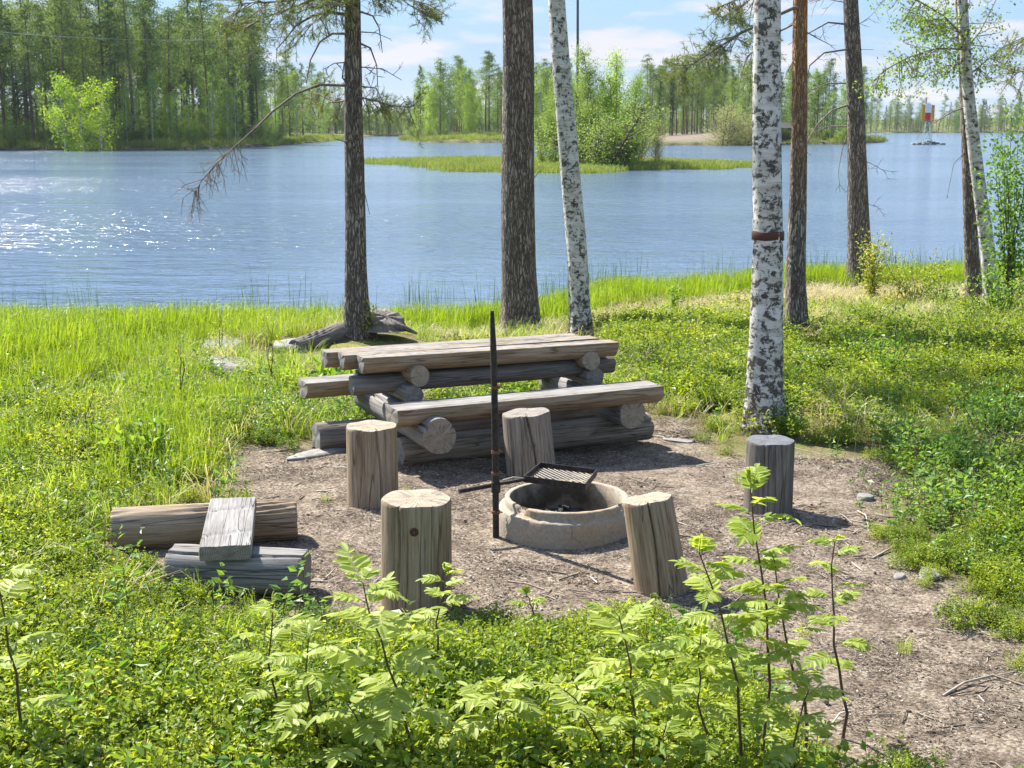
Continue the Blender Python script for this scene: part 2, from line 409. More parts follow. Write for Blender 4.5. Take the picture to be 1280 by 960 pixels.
# litter colours
b = NB('litter'); r = b.math('ADD', b.math('MULTIPLY', b.island(), 0.8), b.math('MULTIPLY', b.rand(), 0.2))
M['litter'] = b.done(b.bsdf(b.ramp(r, [(0.0, (0.04, 0.03, 0.022)), (0.4, (0.14, 0.108, 0.078)), (0.8, (0.27, 0.225, 0.175)), (1.0, (0.50, 0.465, 0.41))]), 0.85, spec=0.2))

# ground
b = NB('ground')
P = b.pos()
fine = b.noise(P, 55, 6, 0.72)
mid = b.noise(P, 6, 5, 0.62)
big = b.noise(P, 0.9, 4)
spk = b.vor(P, 95, 'F1', 'Color')
sepc = b.n('ShaderNodeSeparateColor'); b.t.links.new(spk, sepc.inputs[0])
dirt = b.ramp(b.math('ADD', b.math('MULTIPLY', fine, 0.5), b.math('MULTIPLY', sepc.outputs[0], 0.5)), [(0.15, (0.08, 0.063, 0.050)), (0.40, (0.165, 0.13, 0.096)), (0.60, (0.27, 0.22, 0.165)), (0.9, (0.42, 0.365, 0.29))])
dirt = b.mix(b.ramp(mid, [(0.38, 0.75), (0.58, 0.0)]), dirt, b.mix(1.0, dirt, (0.45, 0.42, 0.40), 'MULTIPLY'))
dirt = b.mix(b.ramp(big, [(0.45, 0.0), (0.65, 0.5)]), dirt, b.mix(1.0, dirt, (0.72, 0.72, 0.74), 'MULTIPLY'))
duff = b.ramp(fine, [(0.25, (0.05, 0.04, 0.022)), (0.5, (0.14, 0.115, 0.055)), (0.75, (0.28, 0.235, 0.12))])
moss = b.ramp(fine, [(0.3, (0.06, 0.075, 0.018)), (0.7, (0.18, 0.20, 0.045))])
duff = b.mix(b.ramp(mid, [(0.42, 0.0), (0.60, 0.9)]), duff, moss)
near = b.mix(b.attr('dirt'), duff, dirt)
farg = b.ramp(b.noise(P, 0.25, 5, 0.7), [(0.3, (0.045, 0.06, 0.02)), (0.5, (0.10, 0.12, 0.035)), (0.72, (0.22, 0.20, 0.10))])
sandc = b.ramp(b.noise(P, 0.6, 5), [(0.3, (0.13, 0.105, 0.078)), (0.7, (0.20, 0.165, 0.125))])
farg = b.mix(b.attr('sand'), farg, sandc)
col = b.mix(b.attr('far'), near, farg)
# dark wet stones and soil where land meets the water
col = b.mix(b.attr('wet'), col, b.ramp(b.noise(P, 1.3, 5, 0.7), [(0.35, (0.03, 0.026, 0.02)), (0.6, (0.13, 0.11, 0.08)), (0.75, (0.3, 0.27, 0.22))]))
col = b.mix(b.attr('soot'), col, b.ramp(fine, [(0.3, (0.012, 0.011, 0.010)), (0.8, (0.08, 0.074, 0.068))]))
h = b.math('ADD', b.math('MULTIPLY', fine, 0.6), b.math('ADD', b.math('MULTIPLY', mid, 0.8), b.math('MULTIPLY', sepc.outputs[0], 0.35)))
M['ground'] = b.done(b.bsdf(col, 0.95, b.bump(h, 0.9, 0.018), spec=0.1))

# water
b = NB('lake water')
P1 = b.pos((0.8, 1.5, 1)); P2 = b.pos((2.6, 6.0, 1)); P3 = b.pos((0.12, 0.26, 1))
n1 = b.noise(P1, 1.0, 3, 0.55, 0.3); n2 = b.noise(P2, 1.0, 3, 0.6, 0.3); n3 = b.noise(P3, 1.0, 3, 0.5)
gust = b.ramp(b.noise(b.pos((0.020, 0.055, 1)), 1.0, 3), [(0.38, 0.35), (0.62, 1.15)])
h = b.math('ADD', b.math('MULTIPLY', n1, 0.25), b.math('MULTIPLY', n2, 0.10))
h = b.math('ADD', b.math('MULTIPLY', h, gust), b.math('MULTIPLY', n3, 0.25))
M['water'] = b.done(b.bsdf((0.075, 0.115, 0.17), 0.13, b.bump(h, 1.0, 1.0), spec=0.5, ior=1.33))

# concrete
b = NB('concrete')
c = b.coord('Object')
f1 = b.noise(c, 60, 5, 0.7); f2 = b.noise(c, 4, 4); 
ck = b.math('ABSOLUTE', b.math('SUBTRACT', b.noise(b.coord('Object', (1, 1, 0.8)), 3.4, 3, 0.5), 0.5))
crk = b.math('MULTIPLY', b.ramp(ck, [(0.0, .6), (0.004, 0.0)]), b.ramp(b.noise(c, 2.2, 1), [(0.5, 0.0), (0.55, 1.0)]))
col = b.ramp(f1, [(0.3, (0.24, 0.205, 0.155)), (0.7, (0.37, 0.325, 0.26))])
col = b.mix(b.ramp(f2, [(0.4, 0.0), (0.66, 0.8)]), col, b.mix(1.0, col, (1.0, 0.84, 0.62), 'MULTIPLY'))
sz = b.n('ShaderNodeSeparateXYZ'); b.put(sz.inputs[0], c)
# soot baked onto the inner wall
rr = b.math('SQRT', b.math('ADD', b.math('MULTIPLY', sz.outputs[0], sz.outputs[0]), b.math('MULTIPLY', sz.outputs[1], sz.outputs[1])))
so_ = b.math('MULTIPLY', b.math('LESS_THAN', rr, 0.302), b.ramp(b.math('ADD', f2, b.math('MULTIPLY', sz.outputs[0], -0.5)), [(0.40, 0.05), (0.62, 0.85)]))
col = b.mix(so_, col, (0.02, 0.018, 0.016))
col = b.mix(crk, col, (0.05, 0.04, 0.03))
M['concrete'] = b.done(b.bsdf(col, 0.92, b.bump(b.math('SUBTRACT', f1, crk), 0.6, 0.006), spec=0.2))
b = NB('blackened steel'); c = b.coord('Object')
f = b.noise(c, 45, 5, 0.7)
M['iron'] = b.done(b.bsdf(b.ramp(f, [(0.4, (0.018, 0.016, 0.015)), (0.7, (0.07, 0.05, 0.04))]), 0.6, b.bump(f, 0.4, 0.002), spec=0.4, metal=0.3))
b = NB('rusty steel'); c = b.coord('Object'); f = b.noise(c, 40, 5, 0.7)
M['rust'] = b.done(b.bsdf(b.ramp(f, [(0.35, (0.05, 0.03, 0.022)), (0.6, (0.20, 0.085, 0.045)), (0.8, (0.28, 0.14, 0.08))]), 0.75, b.bump(f, 0.4, 0.002), metal=0.2))
b = NB('grille wire'); f = b.noise(b.coord('Object'), 50, 3)
M['wire'] = b.done(b.bsdf(b.ramp(f, [(0.3, (0.22, 0.19, 0.15)), (0.7, (0.40, 0.36, 0.30))]), 0.5, spec=0.5, metal=0.3))
b = NB('rock'); c = b.coord('Object'); f = b.noise(c, 14, 6, 0.7); g = b.noise(c, 3, 4)
M['rock'] = b.done(b.bsdf(b.mix(b.ramp(g, [(0.45, 0.0), (0.6, 0.7)]), b.ramp(f, [(0.3, (0.13, 0.125, 0.115)), (0.7, (0.30, 0.29, 0.27))]), b.ramp(f, [(0.3, (0.10, 0.10, 0.08)), (0.7, (0.25, 0.24, 0.20))])), 0.9, b.bump(f, 0.8, 0.01)))
b = NB('moss'); c = b.coord('Object'); f = b.noise(c, 60, 5)
M['moss'] = b.done(b.bsdf(b.ramp(f, [(0.3, (0.09, 0.09, 0.02)), (0.7, (0.22, 0.20, 0.045))]), 0.95, b.bump(f, 1.0, 0.01)))
def flat(name, col, rough=0.6, metal=0.0):
    b = NB(name); f = b.noise(b.coord('Object'), 6, 4)
    return b.done(b.bsdf(b.mix(b.math('MULTIPLY', f, 0.35), col, tuple(c * 0.6 for c in col)), rough, metal=metal))
M['yellow'] = flat('yellow sign paint', (0.62, 0.30, 0.03))
M['red'] = flat('red sign paint', (0.55, 0.03, 0.03))
M['white'] = flat('white paint', (0.75, 0.76, 0.8))
M['paint_green'] = flat('pale green steel', (0.42, 0.52, 0.48))
M['pole_dark'] = flat('dark pole', (0.06, 0.065, 0.075), 0.5)
M['hut'] = flat('red brown boards', (0.10, 0.06, 0.045))
M['hut_roof'] = flat('dark felt roof', (0.07, 0.065, 0.07))
M['peel'] = flat('peeled reddish bark', (0.085, 0.032, 0.022))

# ------------------------------------------------------------------ mesh tools
class MB:
    def __init__(self): self.v = []; self.f = []; self.n = 0; self.sm = []
    def add(self, v, f, mi=0, smooth=False):
        v = np.asarray(v, float).reshape(-1, 3); f = np.asarray(f, int)
        if len(f) == 0: return
        self.v.append(v); self.f.append((f + self.n, mi, smooth)); self.n += len(v)
    def mesh(self, name, mats):
        me = bpy.data.meshes.new(name)
        V = np.concatenate(self.v) if self.v else np.zeros((0, 3))
        me.vertices.add(len(V)); me.vertices.foreach_set('co', V.ravel())
        loops = np.concatenate([f.ravel() for f, _, _ in self.f]) if self.f else np.zeros(0, int)
        sizes = np.concatenate([np.full(len(f), f.shape[1]) for f, _, _ in self.f]) if self.f else np.zeros(0, int)
        mi = np.concatenate([np.full(len(f), m) for f, m, _ in self.f]) if self.f else np.zeros(0, int)
        sm = np.concatenate([np.full(len(f), s) for f, _, s in self.f]) if self.f else np.zeros(0, bool)
        me.loops.add(len(loops)); me.loops.foreach_set('vertex_index', loops.astype(np.int32))
        me.polygons.add(len(sizes))
        me.polygons.foreach_set('loop_start', np.concatenate([[0], np.cumsum(sizes)[:-1]]).astype(np.int32) if len(sizes) else [])
        me.polygons.foreach_set('material_index', mi.astype(np.int32))
        me.polygons.foreach_set('use_smooth', sm.astype(bool))
        for m in (mats if isinstance(mats, (list, tuple)) else [mats]): me.materials.append(m)
        me.update(calc_edges=True)
        return me
    def obj(self, name, mats, parent=None, loc=(0, 0, 0)):
        o = bpy.data.objects.new(name, self.mesh(name, mats))
        COL.objects.link(o); o.location = loc
        if parent: o.parent = parent
        return o
def norm(a): return a / np.maximum(np.linalg.norm(a, axis=-1, keepdims=True), 1e-9)
def tube(mb, pts, radii, n=8, mi=0, caps=False, wob=0.0, seed=0, smooth=True, cap_mi=None):
    P = np.asarray([tuple(p) for p in pts], float); m = len(P)
    r = np.asarray(radii, float) if hasattr(radii, '__len__') else np.full(m, float(radii))
    T = norm(np.gradient(P, axis=0))
    ref = np.array([0, 0, 1.]) if abs(T[0][2]) < 0.9 else np.array([1., 0, 0])
    X = norm(np.cross(ref, T[0])); rows = []
    a = np.linspace(0, 2 * np.pi, n, endpoint=False)
    rr = np.random.default_rng(seed)
    ph = rr.uniform(0, 6.28, 4)
    for i in range(m):
        X = norm(X - T[i] * np.dot(X, T[i])); Y = np.cross(T[i], X)
        w = 1 + wob * (np.sin(2 * a + ph[0] + i * .31) * .5 + np.sin(3 * a + ph[1] - i * .23) * .35 + np.sin(5 * a + ph[2] + i * .5) * .25)
        rows.append(P[i] + r[i] * w[:, None] * (np.cos(a)[:, None] * X + np.sin(a)[:, None] * Y))
    V = np.concatenate(rows)
    i = np.arange(m - 1)[:, None] * n; j = np.arange(n)[None]; k = (j + 1) % n
    Fq = np.stack([i + j, i + k, i + n + k, i + n + j], -1).reshape(-1, 4)
    mb.add(V, Fq, mi, smooth)
    if caps:
        for row, flip in ((rows[0], True), (rows[-1], False)):
            c = row.mean(0); vv = np.vstack([row, c])
            ff = np.stack([np.arange(n), (np.arange(n) + 1) % n, np.full(n, n)], 1)
            mb.add(vv, ff[:, ::-1] if flip else ff, mi if cap_mi is None else cap_mi, False)
def box(mb, c, s, mi=0, Rm=None):
    v = np.array([(x, y, z) for x in (-.5, .5) for y in (-.5, .5) for z in (-.5, .5)]) * np.asarray(s)
    if Rm is not None: v = v @ np.array(Rm).T
    mb.add(v + np.asarray(c), [(0, 1, 3, 2), (4, 6, 7, 5), (0, 4, 5, 1), (2, 3, 7, 6), (0, 2, 6, 4), (1, 5, 7, 3)], mi)
def leaves(mb, C, D, L, Wd, mi=0, fold=0.25, rs=None, droop=None):
    """one folded pointed leaf per centre: four corners base, side, tip, side"""
    rs = rs or rng
    C = np.asarray(C, float); n = len(C)
    if n == 0: return
    D = norm(np.asarray(D, float)); L = np.broadcast_to(L, n)[:, None]; Wd = np.broadcast_to(Wd, n)[:, None]
    N = rs.normal(size=(n, 3)) * 0.55 + np.array([0, 0, 0.9])
    if droop is not None: N = droop
    Sx = norm(np.cross(D, N)); N = np.cross(Sx, D)
    mid = C + D * L * 0.48
    V = np.stack([C, mid + Sx * Wd * .5 + N * Wd * fold, C + D * L, mid - Sx * Wd * .5 + N * Wd * fold], 1).reshape(-1, 3)
    b0 = np.arange(n)[:, None] * 4
    mb.add(V, np.concatenate([b0, b0 + 1, b0 + 2, b0 + 3], 1), mi)
def blades(mb, B, D, H, Wd, bend, mi=0, rs=None):
    """tapering grass blades, three joints each"""
    rs = rs or rng
    B = np.asarray(B, float); n = len(B)
    H = np.broadcast_to(H, n)[:, None]; Wd = np.broadcast_to(Wd, n)[:, None]; bend = np.broadcast_to(bend, n)[:, None]
    D = np.asarray(D, float); up = np.array([0, 0, 1.])
    Sx = norm(np.cross(D, up) + rs.normal(size=(n, 3)) * 0.25)
    p1 = B + up * H * 0.5 + D * H * bend * 0.22
    p2 = B + up * H * (0.85 - bend * .12) + D * H * bend * 0.62
    p3 = B + up * H * (1.0 - bend * .45) + D * H * bend * 1.05
    V = np.stack([B - Sx * Wd * .5, B + Sx * Wd * .5, p1 - Sx * Wd * .45, p1 + Sx * Wd * .45, p2 - Sx * Wd * .28, p2 + Sx * Wd * .28, p3], 1).reshape(-1, 3)
    b0 = np.arange(n)[:, None] * 7
    mb.add(V, np.concatenate([np.concatenate([b0, b0 + 1, b0 + 3, b0 + 2], 1), np.concatenate([b0 + 2, b0 + 3, b0 + 5, b0 + 4], 1)]), mi)
    # tips share the verts of the same blade
    f, m_, s_ = self_last = mb.f[-1]
    off = mb.n - len(V)
    mb.f.append((np.concatenate([b0 + 4, b0 + 5, b0 + 6], 1) + off, mi, False))
def needles(mb, C, D, L=0.06, W_=0.004, k=14, mi=0, rs=None):
    """brush of thin needles at each twig tip"""
    rs = rs or rng
    C = np.repeat(np.asarray(C, float), k, 0); D = np.repeat(norm(np.asarray(D, float)), k, 0); n = len(C)
    d = norm(D * 0.9 + rs.normal(size=(n, 3)) * 0.62)
    C = C + D * rs.uniform(-0.05, 0.03, n)[:, None]
    l = L * rs.uniform(.7, 1.25, n)[:, None]
    s = norm(np.cross(d, rs.normal(size=(n, 3)))) * W_ * .5
    V = np.stack([C - s, C + s, C + d * l], 1).reshape(-1, 3)
    b0 = np.arange(n)[:, None] * 3
    mb.add(V, np.concatenate([b0, b0 + 1, b0 + 2], 1), mi)
def tag(o, label=None, cat=None, group=None, kind=None):
    if label: o['label'] = label
    if cat: o['category'] = cat
    if group: o['group'] = group
    if kind: o['kind'] = kind
    return o
def empty(name, loc, rz=0):
    o = bpy.data.objects.new(name, None); COL.objects.link(o)
    o.location = loc; o.rotation_euler = (0, 0, rz); o.empty_display_size = 0.2
    return o
def spawn(name, parts, loc, rz=0, scale=1, label=None, cat=None, group=None):
    """a thing from shared part meshes: parts = [(part name, mesh)]"""
    t = empty(name, loc, rz); t.scale = (scale, scale, scale) if not hasattr(scale, '__len__') else scale
    tag(t, label, cat, group)
    for pn, me in parts:
        o = bpy.data.objects.new(pn, me); COL.objects.link(o); o.parent = t
    return t

# ------------------------------------------------------------------ ground sheet
DIRT = [tuple(on_plane(x, y, 0)[:2]) for x, y in [(128, 705), (140, 664), (205, 632), (285, 590), (330, 562), (420, 560), (520, 548), (800, 526), (868, 524), (900, 560), (930, 560), (1000, 560), (1110, 572), (1155, 604), (1140, 635), (1180, 700), (1240, 765), (1330, 840), (1450, 920), (1500, 1040), (1300, 1180), (1200, 1060), (1100, 960), (1000, 885), (880, 815), (780, 795), (600, 790), (470, 800), (400, 775), (390, 800), (215, 785), (170, 745)]]
wE, wF, wG2 = Waves(11, 3.0), Waves(12, 9.0), Waves(13, 1.5)
def dirtness(x, y):
    d = poly_sd(DIRT, x, y) + 0.10 * wE(x, y) + 0.05 * wF(x, y)
    d = d + 0.16 * wG2(x, y)
    return sstep(-0.16, 0.22, d)
RINGC = (0.29, 6.74)
radii = [0.25]
while radii[-1] < 3000: radii.append(radii[-1] * 1.0125)
radii = np.array(radii)
angs = np.concatenate([np.linspace(-180, -42, 36)[:-1], np.linspace(-42, 42, 420), np.linspace(42, 180, 36)[1:]])
A = np.radians(angs)
X = np.outer(radii, np.sin(A)); Y = np.outer(radii, np.cos(A)); Z = height(X, Y)
nA = len(A); nR = len(radii)
g = MB()
i = np.arange(nR - 1)[:, None] * nA; j = np.arange(nA - 1)[None]
g.add(np.stack([X, Y, Z], -1).reshape(-1, 3), np.stack([i + j, i + nA + j, i + nA + j + 1, i + j + 1], -1).reshape(-1, 4)[:, ::-1], 0, True)
ground = g.obj('ground', M['ground']); tag(ground, kind='structure')
def vattr(me, name, val):
    a = me.attributes.new(name, 'FLOAT', 'POINT'); a.data.foreach_set('value', np.asarray(val, np.float32).ravel())
vattr(ground.data, 'dirt', np.where(Y < 14, dirtness(X, Y), 0))
vattr(ground.data, 'far', sstep(30, 60, Y))
sd = poly_sd(SAND, X, Y)
bx = on_plane(790, 178, 1.0); ex = on_plane(905, 178, 1.0)
vattr(ground.data, 'sand', np.where((sd > 2) & (X > Y * (795 - 640) / F) & (X < Y * (903 - 640) / F) & (Y < 330), 1.0, 0.0) * sstep(2, 6, sd))
wet = np.where(Y > 45, 1 - sstep(WATER + 0.25, WATER + 0.6, Z), 1 - sstep(WATER - 0.02, WATER + 0.06, Z))
wet = np.where((poly_sd(ISLET, X, Y) > -2), 0.3 * wet, wet)
vattr(ground.data, 'wet', wet)
vattr(ground.data, 'soot', 1 - sstep(0.16, 0.34, np.hypot(X - RINGC[0] + 0.03, Y - RINGC[1])))

wr = np.array([14, 60, 200, 600, 4000.]); 
w = MB(); a = np.radians(np.linspace(-180, 180, 73)[:-1])
w.add([(0, 0, WATER)] + [(4500 * math.sin(t), 4500 * math.cos(t), WATER) for t in a], [(0, k + 1, (k + 1) % 72 + 1) for k in range(72)][::1])
lake = w.obj('lake_water', M['water']); tag(lake, kind='structure')
lake.data.flip_normals() if lake.data.polygons[0].normal.z < 0 else None

# ------------------------------------------------------------------ logs
def log_mesh(name, length, r0, r1, mats, n=72, rows=24, oval=1.0, cracks=(), flat=None, wob=0.03, seed=0, rotten=False):
    """round log along local Z, origin at its middle; flat = height of a sawn face along +Y (fraction of radius)"""
    rs = np.random.default_rng(seed)
    a = np.linspace(0, 2 * np.pi, n, endpoint=False)
    zs = np.linspace(-length / 2, length / 2, rows); zs = np.sort(np.concatenate([zs, [-length / 2 + .008, length / 2 - .008]])); rows += 2
    ph = rs.uniform(0, 6.28, 8)
    mb = MB(); ringv = []
    for k, z in enumerate(zs):
        t = k / (rows - 1); r = r0 + (r1 - r0) * t
        ww = 1 + wob * (np.sin(2 * a + ph[0] + z * 1.5) + .6 * np.sin(3 * a + ph[1] - z * 2) + .22 * np.sin(5 * a + ph[2]) + .10 * np.sin(13 * a + ph[3] + z * 3))
        rr = r * ww
        for (ac, dep, wid, dr) in cracks:
            da = (a - ac - dr * t - 0.06 * math.sin(z * 9 + ac) + np.pi) % (2 * np.pi) - np.pi
            rr = rr - dep * r * np.exp(-(da / wid) ** 2)
        e = 1.0
        if k in (0, rows - 1): e = 0.975
        x = rr * np.cos(a) * e * oval; y = rr * np.sin(a) * e
        if flat is not None: y = np.minimum(y, flat * r + 0.0015 * np.sin(a * 30 + z * 20))
        if rotten:
            up = np.clip(np.sin(a) - 0.55, 0, 1)
            y = y - up * r * (0.5 + 0.5 * np.sin(a * 17 + z * 14 + ph[4])) * 0.7 * (0.5 + 0.5 * math.sin(z * 7 + ph[5]))
        zz = np.full(n, z)
        if k in (0, rows - 1): zz = zz + 0.003 * np.sin(a * 5 + ph[6])
        ringv.append(np.stack([x, y, zz], 1))
    zs = zs.copy()
    V = np.concatenate(ringv)
    i = np.arange(rows - 1)[:, None] * n; j = np.arange(n)[None]; k2 = (j + 1) % n
    mb.add(V, np.stack([i + j, i + k2, i + n + k2, i + n + j], -1).reshape(-1, 4), 0, True)
    for row, flip, sg in ((ringv[0], True, -1), (ringv[-1], False, 1)):
        rings = [row]
        c = row.mean(0)
        for s in (0.66, 0.33):
            q = c + (row - c) * s; q[:, 2] += sg * 0.002; rings.append(q)
        vv = np.concatenate(rings + [c[None]])
        ff = []
        for ri in range(2):
            jj = np.arange(n); kk = (jj + 1) % n
            ff.append(np.stack([ri * n + jj, ri * n + kk, (ri + 1) * n + kk, (ri + 1) * n + jj], 1))
        ff = np.concatenate(ff); tt = np.stack([2 * n + np.arange(n), 2 * n + (np.arange(n) + 1) % n, np.full(n, 3 * n)], 1)
        mb.add(vv, ff[:, ::-1] if flip else ff, 1, False)
        mb.f.append((((tt[:, ::-1] if flip else tt) + mb.n - len(vv)), 1, False))
    me = mb.mesh(name, mats)
    if len(mats) > 2:
        for p in me.polygons:
            if p.normal.y > 0.93 and p.material_index == 0: p.material_index = 2
    return me
def orient(o, p0, p1, up=(0, 0, 1), roll=0.0):
    """local Z along p0>p1, local Y towards up"""
    p0, p1 = Vector(p0), Vector(p1); z = (p1 - p0).normalized(); u = Vector(up)
    y = (u - z * u.dot(z)).normalized(); x = y.cross(z)
    m = Matrix((x, y, z)).transposed().to_4x4(); m.translation = (p0 + p1) / 2
    o.matrix_local = m @ Matrix.Rotation(roll, 4, 'Z')
def log(name, p0, p1, r0, r1, mats, parent=None, up=(0, 0, 1), roll=0.0, **kw):
    me = log_mesh(name, (Vector(p1) - Vector(p0)).length, r0, r1, mats, **kw)
    o = bpy.data.objects.new(name, me); COL.objects.link(o); orient(o, p0, p1, up, roll)
    if parent: o.parent = parent
    return o

# picnic table
TA = R(24.5); TC = (-0.12, 8.705)
tb = tag(empty('picnic_table', (TC[0], TC[1], 0), TA), 'long log picnic table with attached benches on the edge of the fire clearing', 'picnic table')
WS, WG, WW, WD = [M['wood'], M['end']], [M['wood_grey'], M['end']], [M['wood_warm'], M['end_pale']], [M['wood_dark'], M['end_grey']]
log('base_log', (-0.80, -0.33, 0.085), (1.00, -0.33, 0.085), 0.098, 0.092, WS, tb, seed=1, cracks=[(2.2, .3, .07, .3)])
log('base_log', (-1.17, 0.25, 0.09), (0.90, 0.25, 0.09), 0.098, 0.095, WD, tb, seed=2)
log('cross_log', (-0.67, -0.70, 0.255), (-0.67, 0.66, 0.255), 0.112, 0.105, [M['wood_grey'], M['end_pale']], tb, seed=3, cracks=[(0.6, .3, .07, .3), (2.6, .25, .06, -.3)])
log('cross_log', (0.73, -0.60, 0.25), (0.73, 0.62, 0.25), 0.10, 0.098, [M['wood_grey'], M['end_pale']], tb, seed=4, cracks=[(1.0, .3, .07, .3)])
for k, (u0, u1, v, vw) in enumerate([(-0.91, 0.94, -0.515, 0.125), (-1.17, 0.72, 0.54, 0.115)]):
    log('bench_seat', (u0, v, 0.395), (u1, v, 0.395), 0.098, 0.10, [M['wood_warm'], M['end'], M['wood_grey']], tb, seed=5 + k, oval=vw / 0.098, flat=0.28, n=96, wob=0.02)
for v0, v1, u in ((-0.26, 0.28, -0.67), (-0.20, 0.26, 0.66)):
    log('riser_log', (u, v0, 0.425), (u, v1, 0.425), 0.068, 0.066, WG, tb, seed=int(u * 10) + 9)
log('rail_log', (-1.02, -0.07, 0.485), (0.86, -0.07, 0.485), 0.063, 0.06, WD, tb, seed=11)
log('rail_log', (-0.92, 0.14, 0.485), (0.80, 0.14, 0.485), 0.06, 0.06, WD, tb, seed=12)
for v0, v1, u in ((-0.27, 0.24, -0.63), (-0.22, 0.22, 0.62)):
    log('top_cross_log', (u, v0, 0.55), (u, v1, 0.55), 0.066, 0.062, WW, tb, seed=int(u * 10) + 19)
for k, (u0, u1, v) in enumerate([(-0.98, 0.83, -0.145), (-1.06, 0.76, 0.005), (-1.13, 0.69, 0.15)]):
    log('tabletop_plank', (u0, v, 0.665), (u1, v, 0.655 - 0.01 * (k == 0)), 0.092, 0.09, [M['wood_warm'], M['end_grey'], M['wood_grey']], tb, seed=15 + k, oval=0.80, flat=0.18, n=96, wob=0.02)

# stumps
def stump(x, y, h, r, mats, lean=(0, 0), label='', seed=0, cracks=(), r1=None, z=None):
    z0 = hz(x, y) - 0.02 if z is None else z
    o = log('log_stool', (x, y, z0), (x + lean[0], y + lean[1], z0 + 0.02 + h), r * 1.03, r1 or r, mats, None, up=(0, -1, 0), seed=seed, cracks=cracks, rows=30, n=144, wob=0.011)
    return tag(o, label, 'log stool', 'upright log stools round the fire ring')
stump(-0.79, 7.23, 0.44, 0.143, WW, (0, 0), 'upright log stool in front of the left end of the bench', 21, [(1.15, .10, .035, .1), (2.0, .12, .035, -.1)])
s2 = stump(-0.43, 5.66, 0.505, 0.155, WW, (0.005, 0.0), 'thickest upright log stool with a dark knot, nearest the camera', 22, [(1.05, .10, .03, .05), (2.1, .07, .035, .1)])
stump(0.12, 7.86, 0.385, 0.150, WS, (-0.035, 0.01), 'upright log stool half hidden behind the iron post, against the bench', 23, [(1.85, .20, .035, -.25), (1.2, .12, .035, .1)], r1=0.148)
stump(0.70, 5.84, 0.425, 0.122, WW, (-0.075, 0.03), 'leaning upright log stool with a long crack, right beside the fire ring', 24, [(1.40, .32, .035, .12)], r1=0.113)
stump(1.42, 7.06, 0.40, 0.130, [M['wood_dark'], M['end_dark']], (0, 0), 'dark weathered upright log stool standing alone on the right', 25, [(1.9, .14, .03, .05), (1.1, .08, .03, 0)])
k_ = MB(); a = np.linspace(0, 2 * np.pi, 20, endpoint=False)
prof = [(0.021, 0.0), (0.019, 0.007), (0.012, 0.010), (0.006, 0.006), (0.0005, 0.004)]
V = np.concatenate([np.stack([r * np.cos(a), np.full(20, -d), r * np.sin(a)], 1) for r, d in prof])
i = np.arange(4)[:, None] * 20; j = np.arange(20)[None]; kk = (j + 1) % 20
k_.add(V, np.stack([i + j, i + kk, i + 20 + kk, i + 20 + j], -1).reshape(-1, 4), 0, True)
ko = k_.obj('knot', M['peel'])
ko.matrix_world = Matrix.Translation((-0.425, 5.66 - 0.150, 0.37)) 
bpy.context.view_layer.update()
ko.parent = s2; ko.matrix_parent_inverse = s2.matrix_world.inverted()

# the low seat made of three pieces of log on the left
lg = 'cut log pieces left of the fire ring'
o = log('cut_log', (-2.02, 6.42, 0.095), (-1.12, 6.60, 0.10), 0.112, 0.105, WW, None, seed=31, rotten=True, n=96, rows=60); tag(o, 'brown cut log with a rotten split top, lying behind the other one', 'log', lg)
o = log('cut_log', (-1.58, 5.86, 0.085), (-0.95, 5.80, 0.085), 0.115, 0.112, [M['wood_grey'], M['end_grey']], None, seed=32, n=96, rows=40, cracks=[(1.0, .28, .05, .1), (2.1, .3, .05, .05), (0.3, .2, .04, 0)], flat=0.86); tag(o, 'grey cut log with long cracks lying in front, at the edge of the berry shrubs', 'log', lg)
o = log('wood_slab', (-1.295, 5.70, 0.212), (-1.41, 6.44, 0.226), 0.125, 0.125, [M['wood_grey'], M['end']], None, seed=33, n=96, rows=40, flat=0.26, wob=0.012, oval=0.93)
m = o.data
for v in m.vertices: 
    v.co.y = max(v.co.y, -0.035)
    if v.co.y > 0.02: v.co.y = 0.032 + (v.co.y - 0.032) * 0.5 - 0.006 * (abs(math.sin(v.co.z * 8.3 + v.co.x * 1.5)) > 0.985)
tag(o, 'flat split wood slab laid across the two cut logs', 'wood slab', lg)

# fire ring
fr = tag(empty('fire_ring', (RINGC[0], RINGC[1], 0)), 'low round concrete fire ring with a chipped rim in the middle of the clearing', 'fire ring')
mb = MB(); n = 160; a = np.linspace(0, 2 * np.pi, n, endpoint=False); rs = np.random.default_rng(5)
prof = [(0.368, -0.03), (0.368, 0.02), (0.366, 0.09), (0.363, 0.130), (0.358, 0.137), (0.345, 0.139), (0.332, 0.141), (0.329, 0.150), (0.328, 0.176), (0.323, 0.183), (0.306, 0.184), (0.297, 0.178), (0.295, 0.10), (0.292, 0.03), (0.29, -0.03)]
rows = []
for q, (r, z) in enumerate(prof):
    rr = r + 0.0015 * np.sin(a * 9 + q) + 0.001 * np.sin(a * 31 + 2 * q); zz = np.full(n, z)
    if 3 <= q <= 5: rr = rr - 0.004 * np.abs(np.sin(a * 13) * np.sin(a * 29 + 1)); zz = zz - 0.004 * np.abs(np.sin(a * 17 + 2))
    if q in (7, 8, 9, 10):      # broken piece of the inner lip at the front left and right
        for ac, wd in ((math.pi * 1.23, 0.10), (math.pi * 1.83, 0.07)):
            k = np.exp(-((a - ac) / wd) ** 4); zz = zz - k * (z - 0.142) * 0.9 * (1 + 0.2 * np.sin(a * 60))
        rr = rr + 0.002 * np.sin(a * 23 + q)
    rows.append(np.stack([rr * np.cos(a), rr * np.sin(a), zz], 1))
V = np.concatenate(rows); i = np.arange(len(prof) - 1)[:, None] * n; j = np.arange(n)[None]; k2 = (j + 1) % n
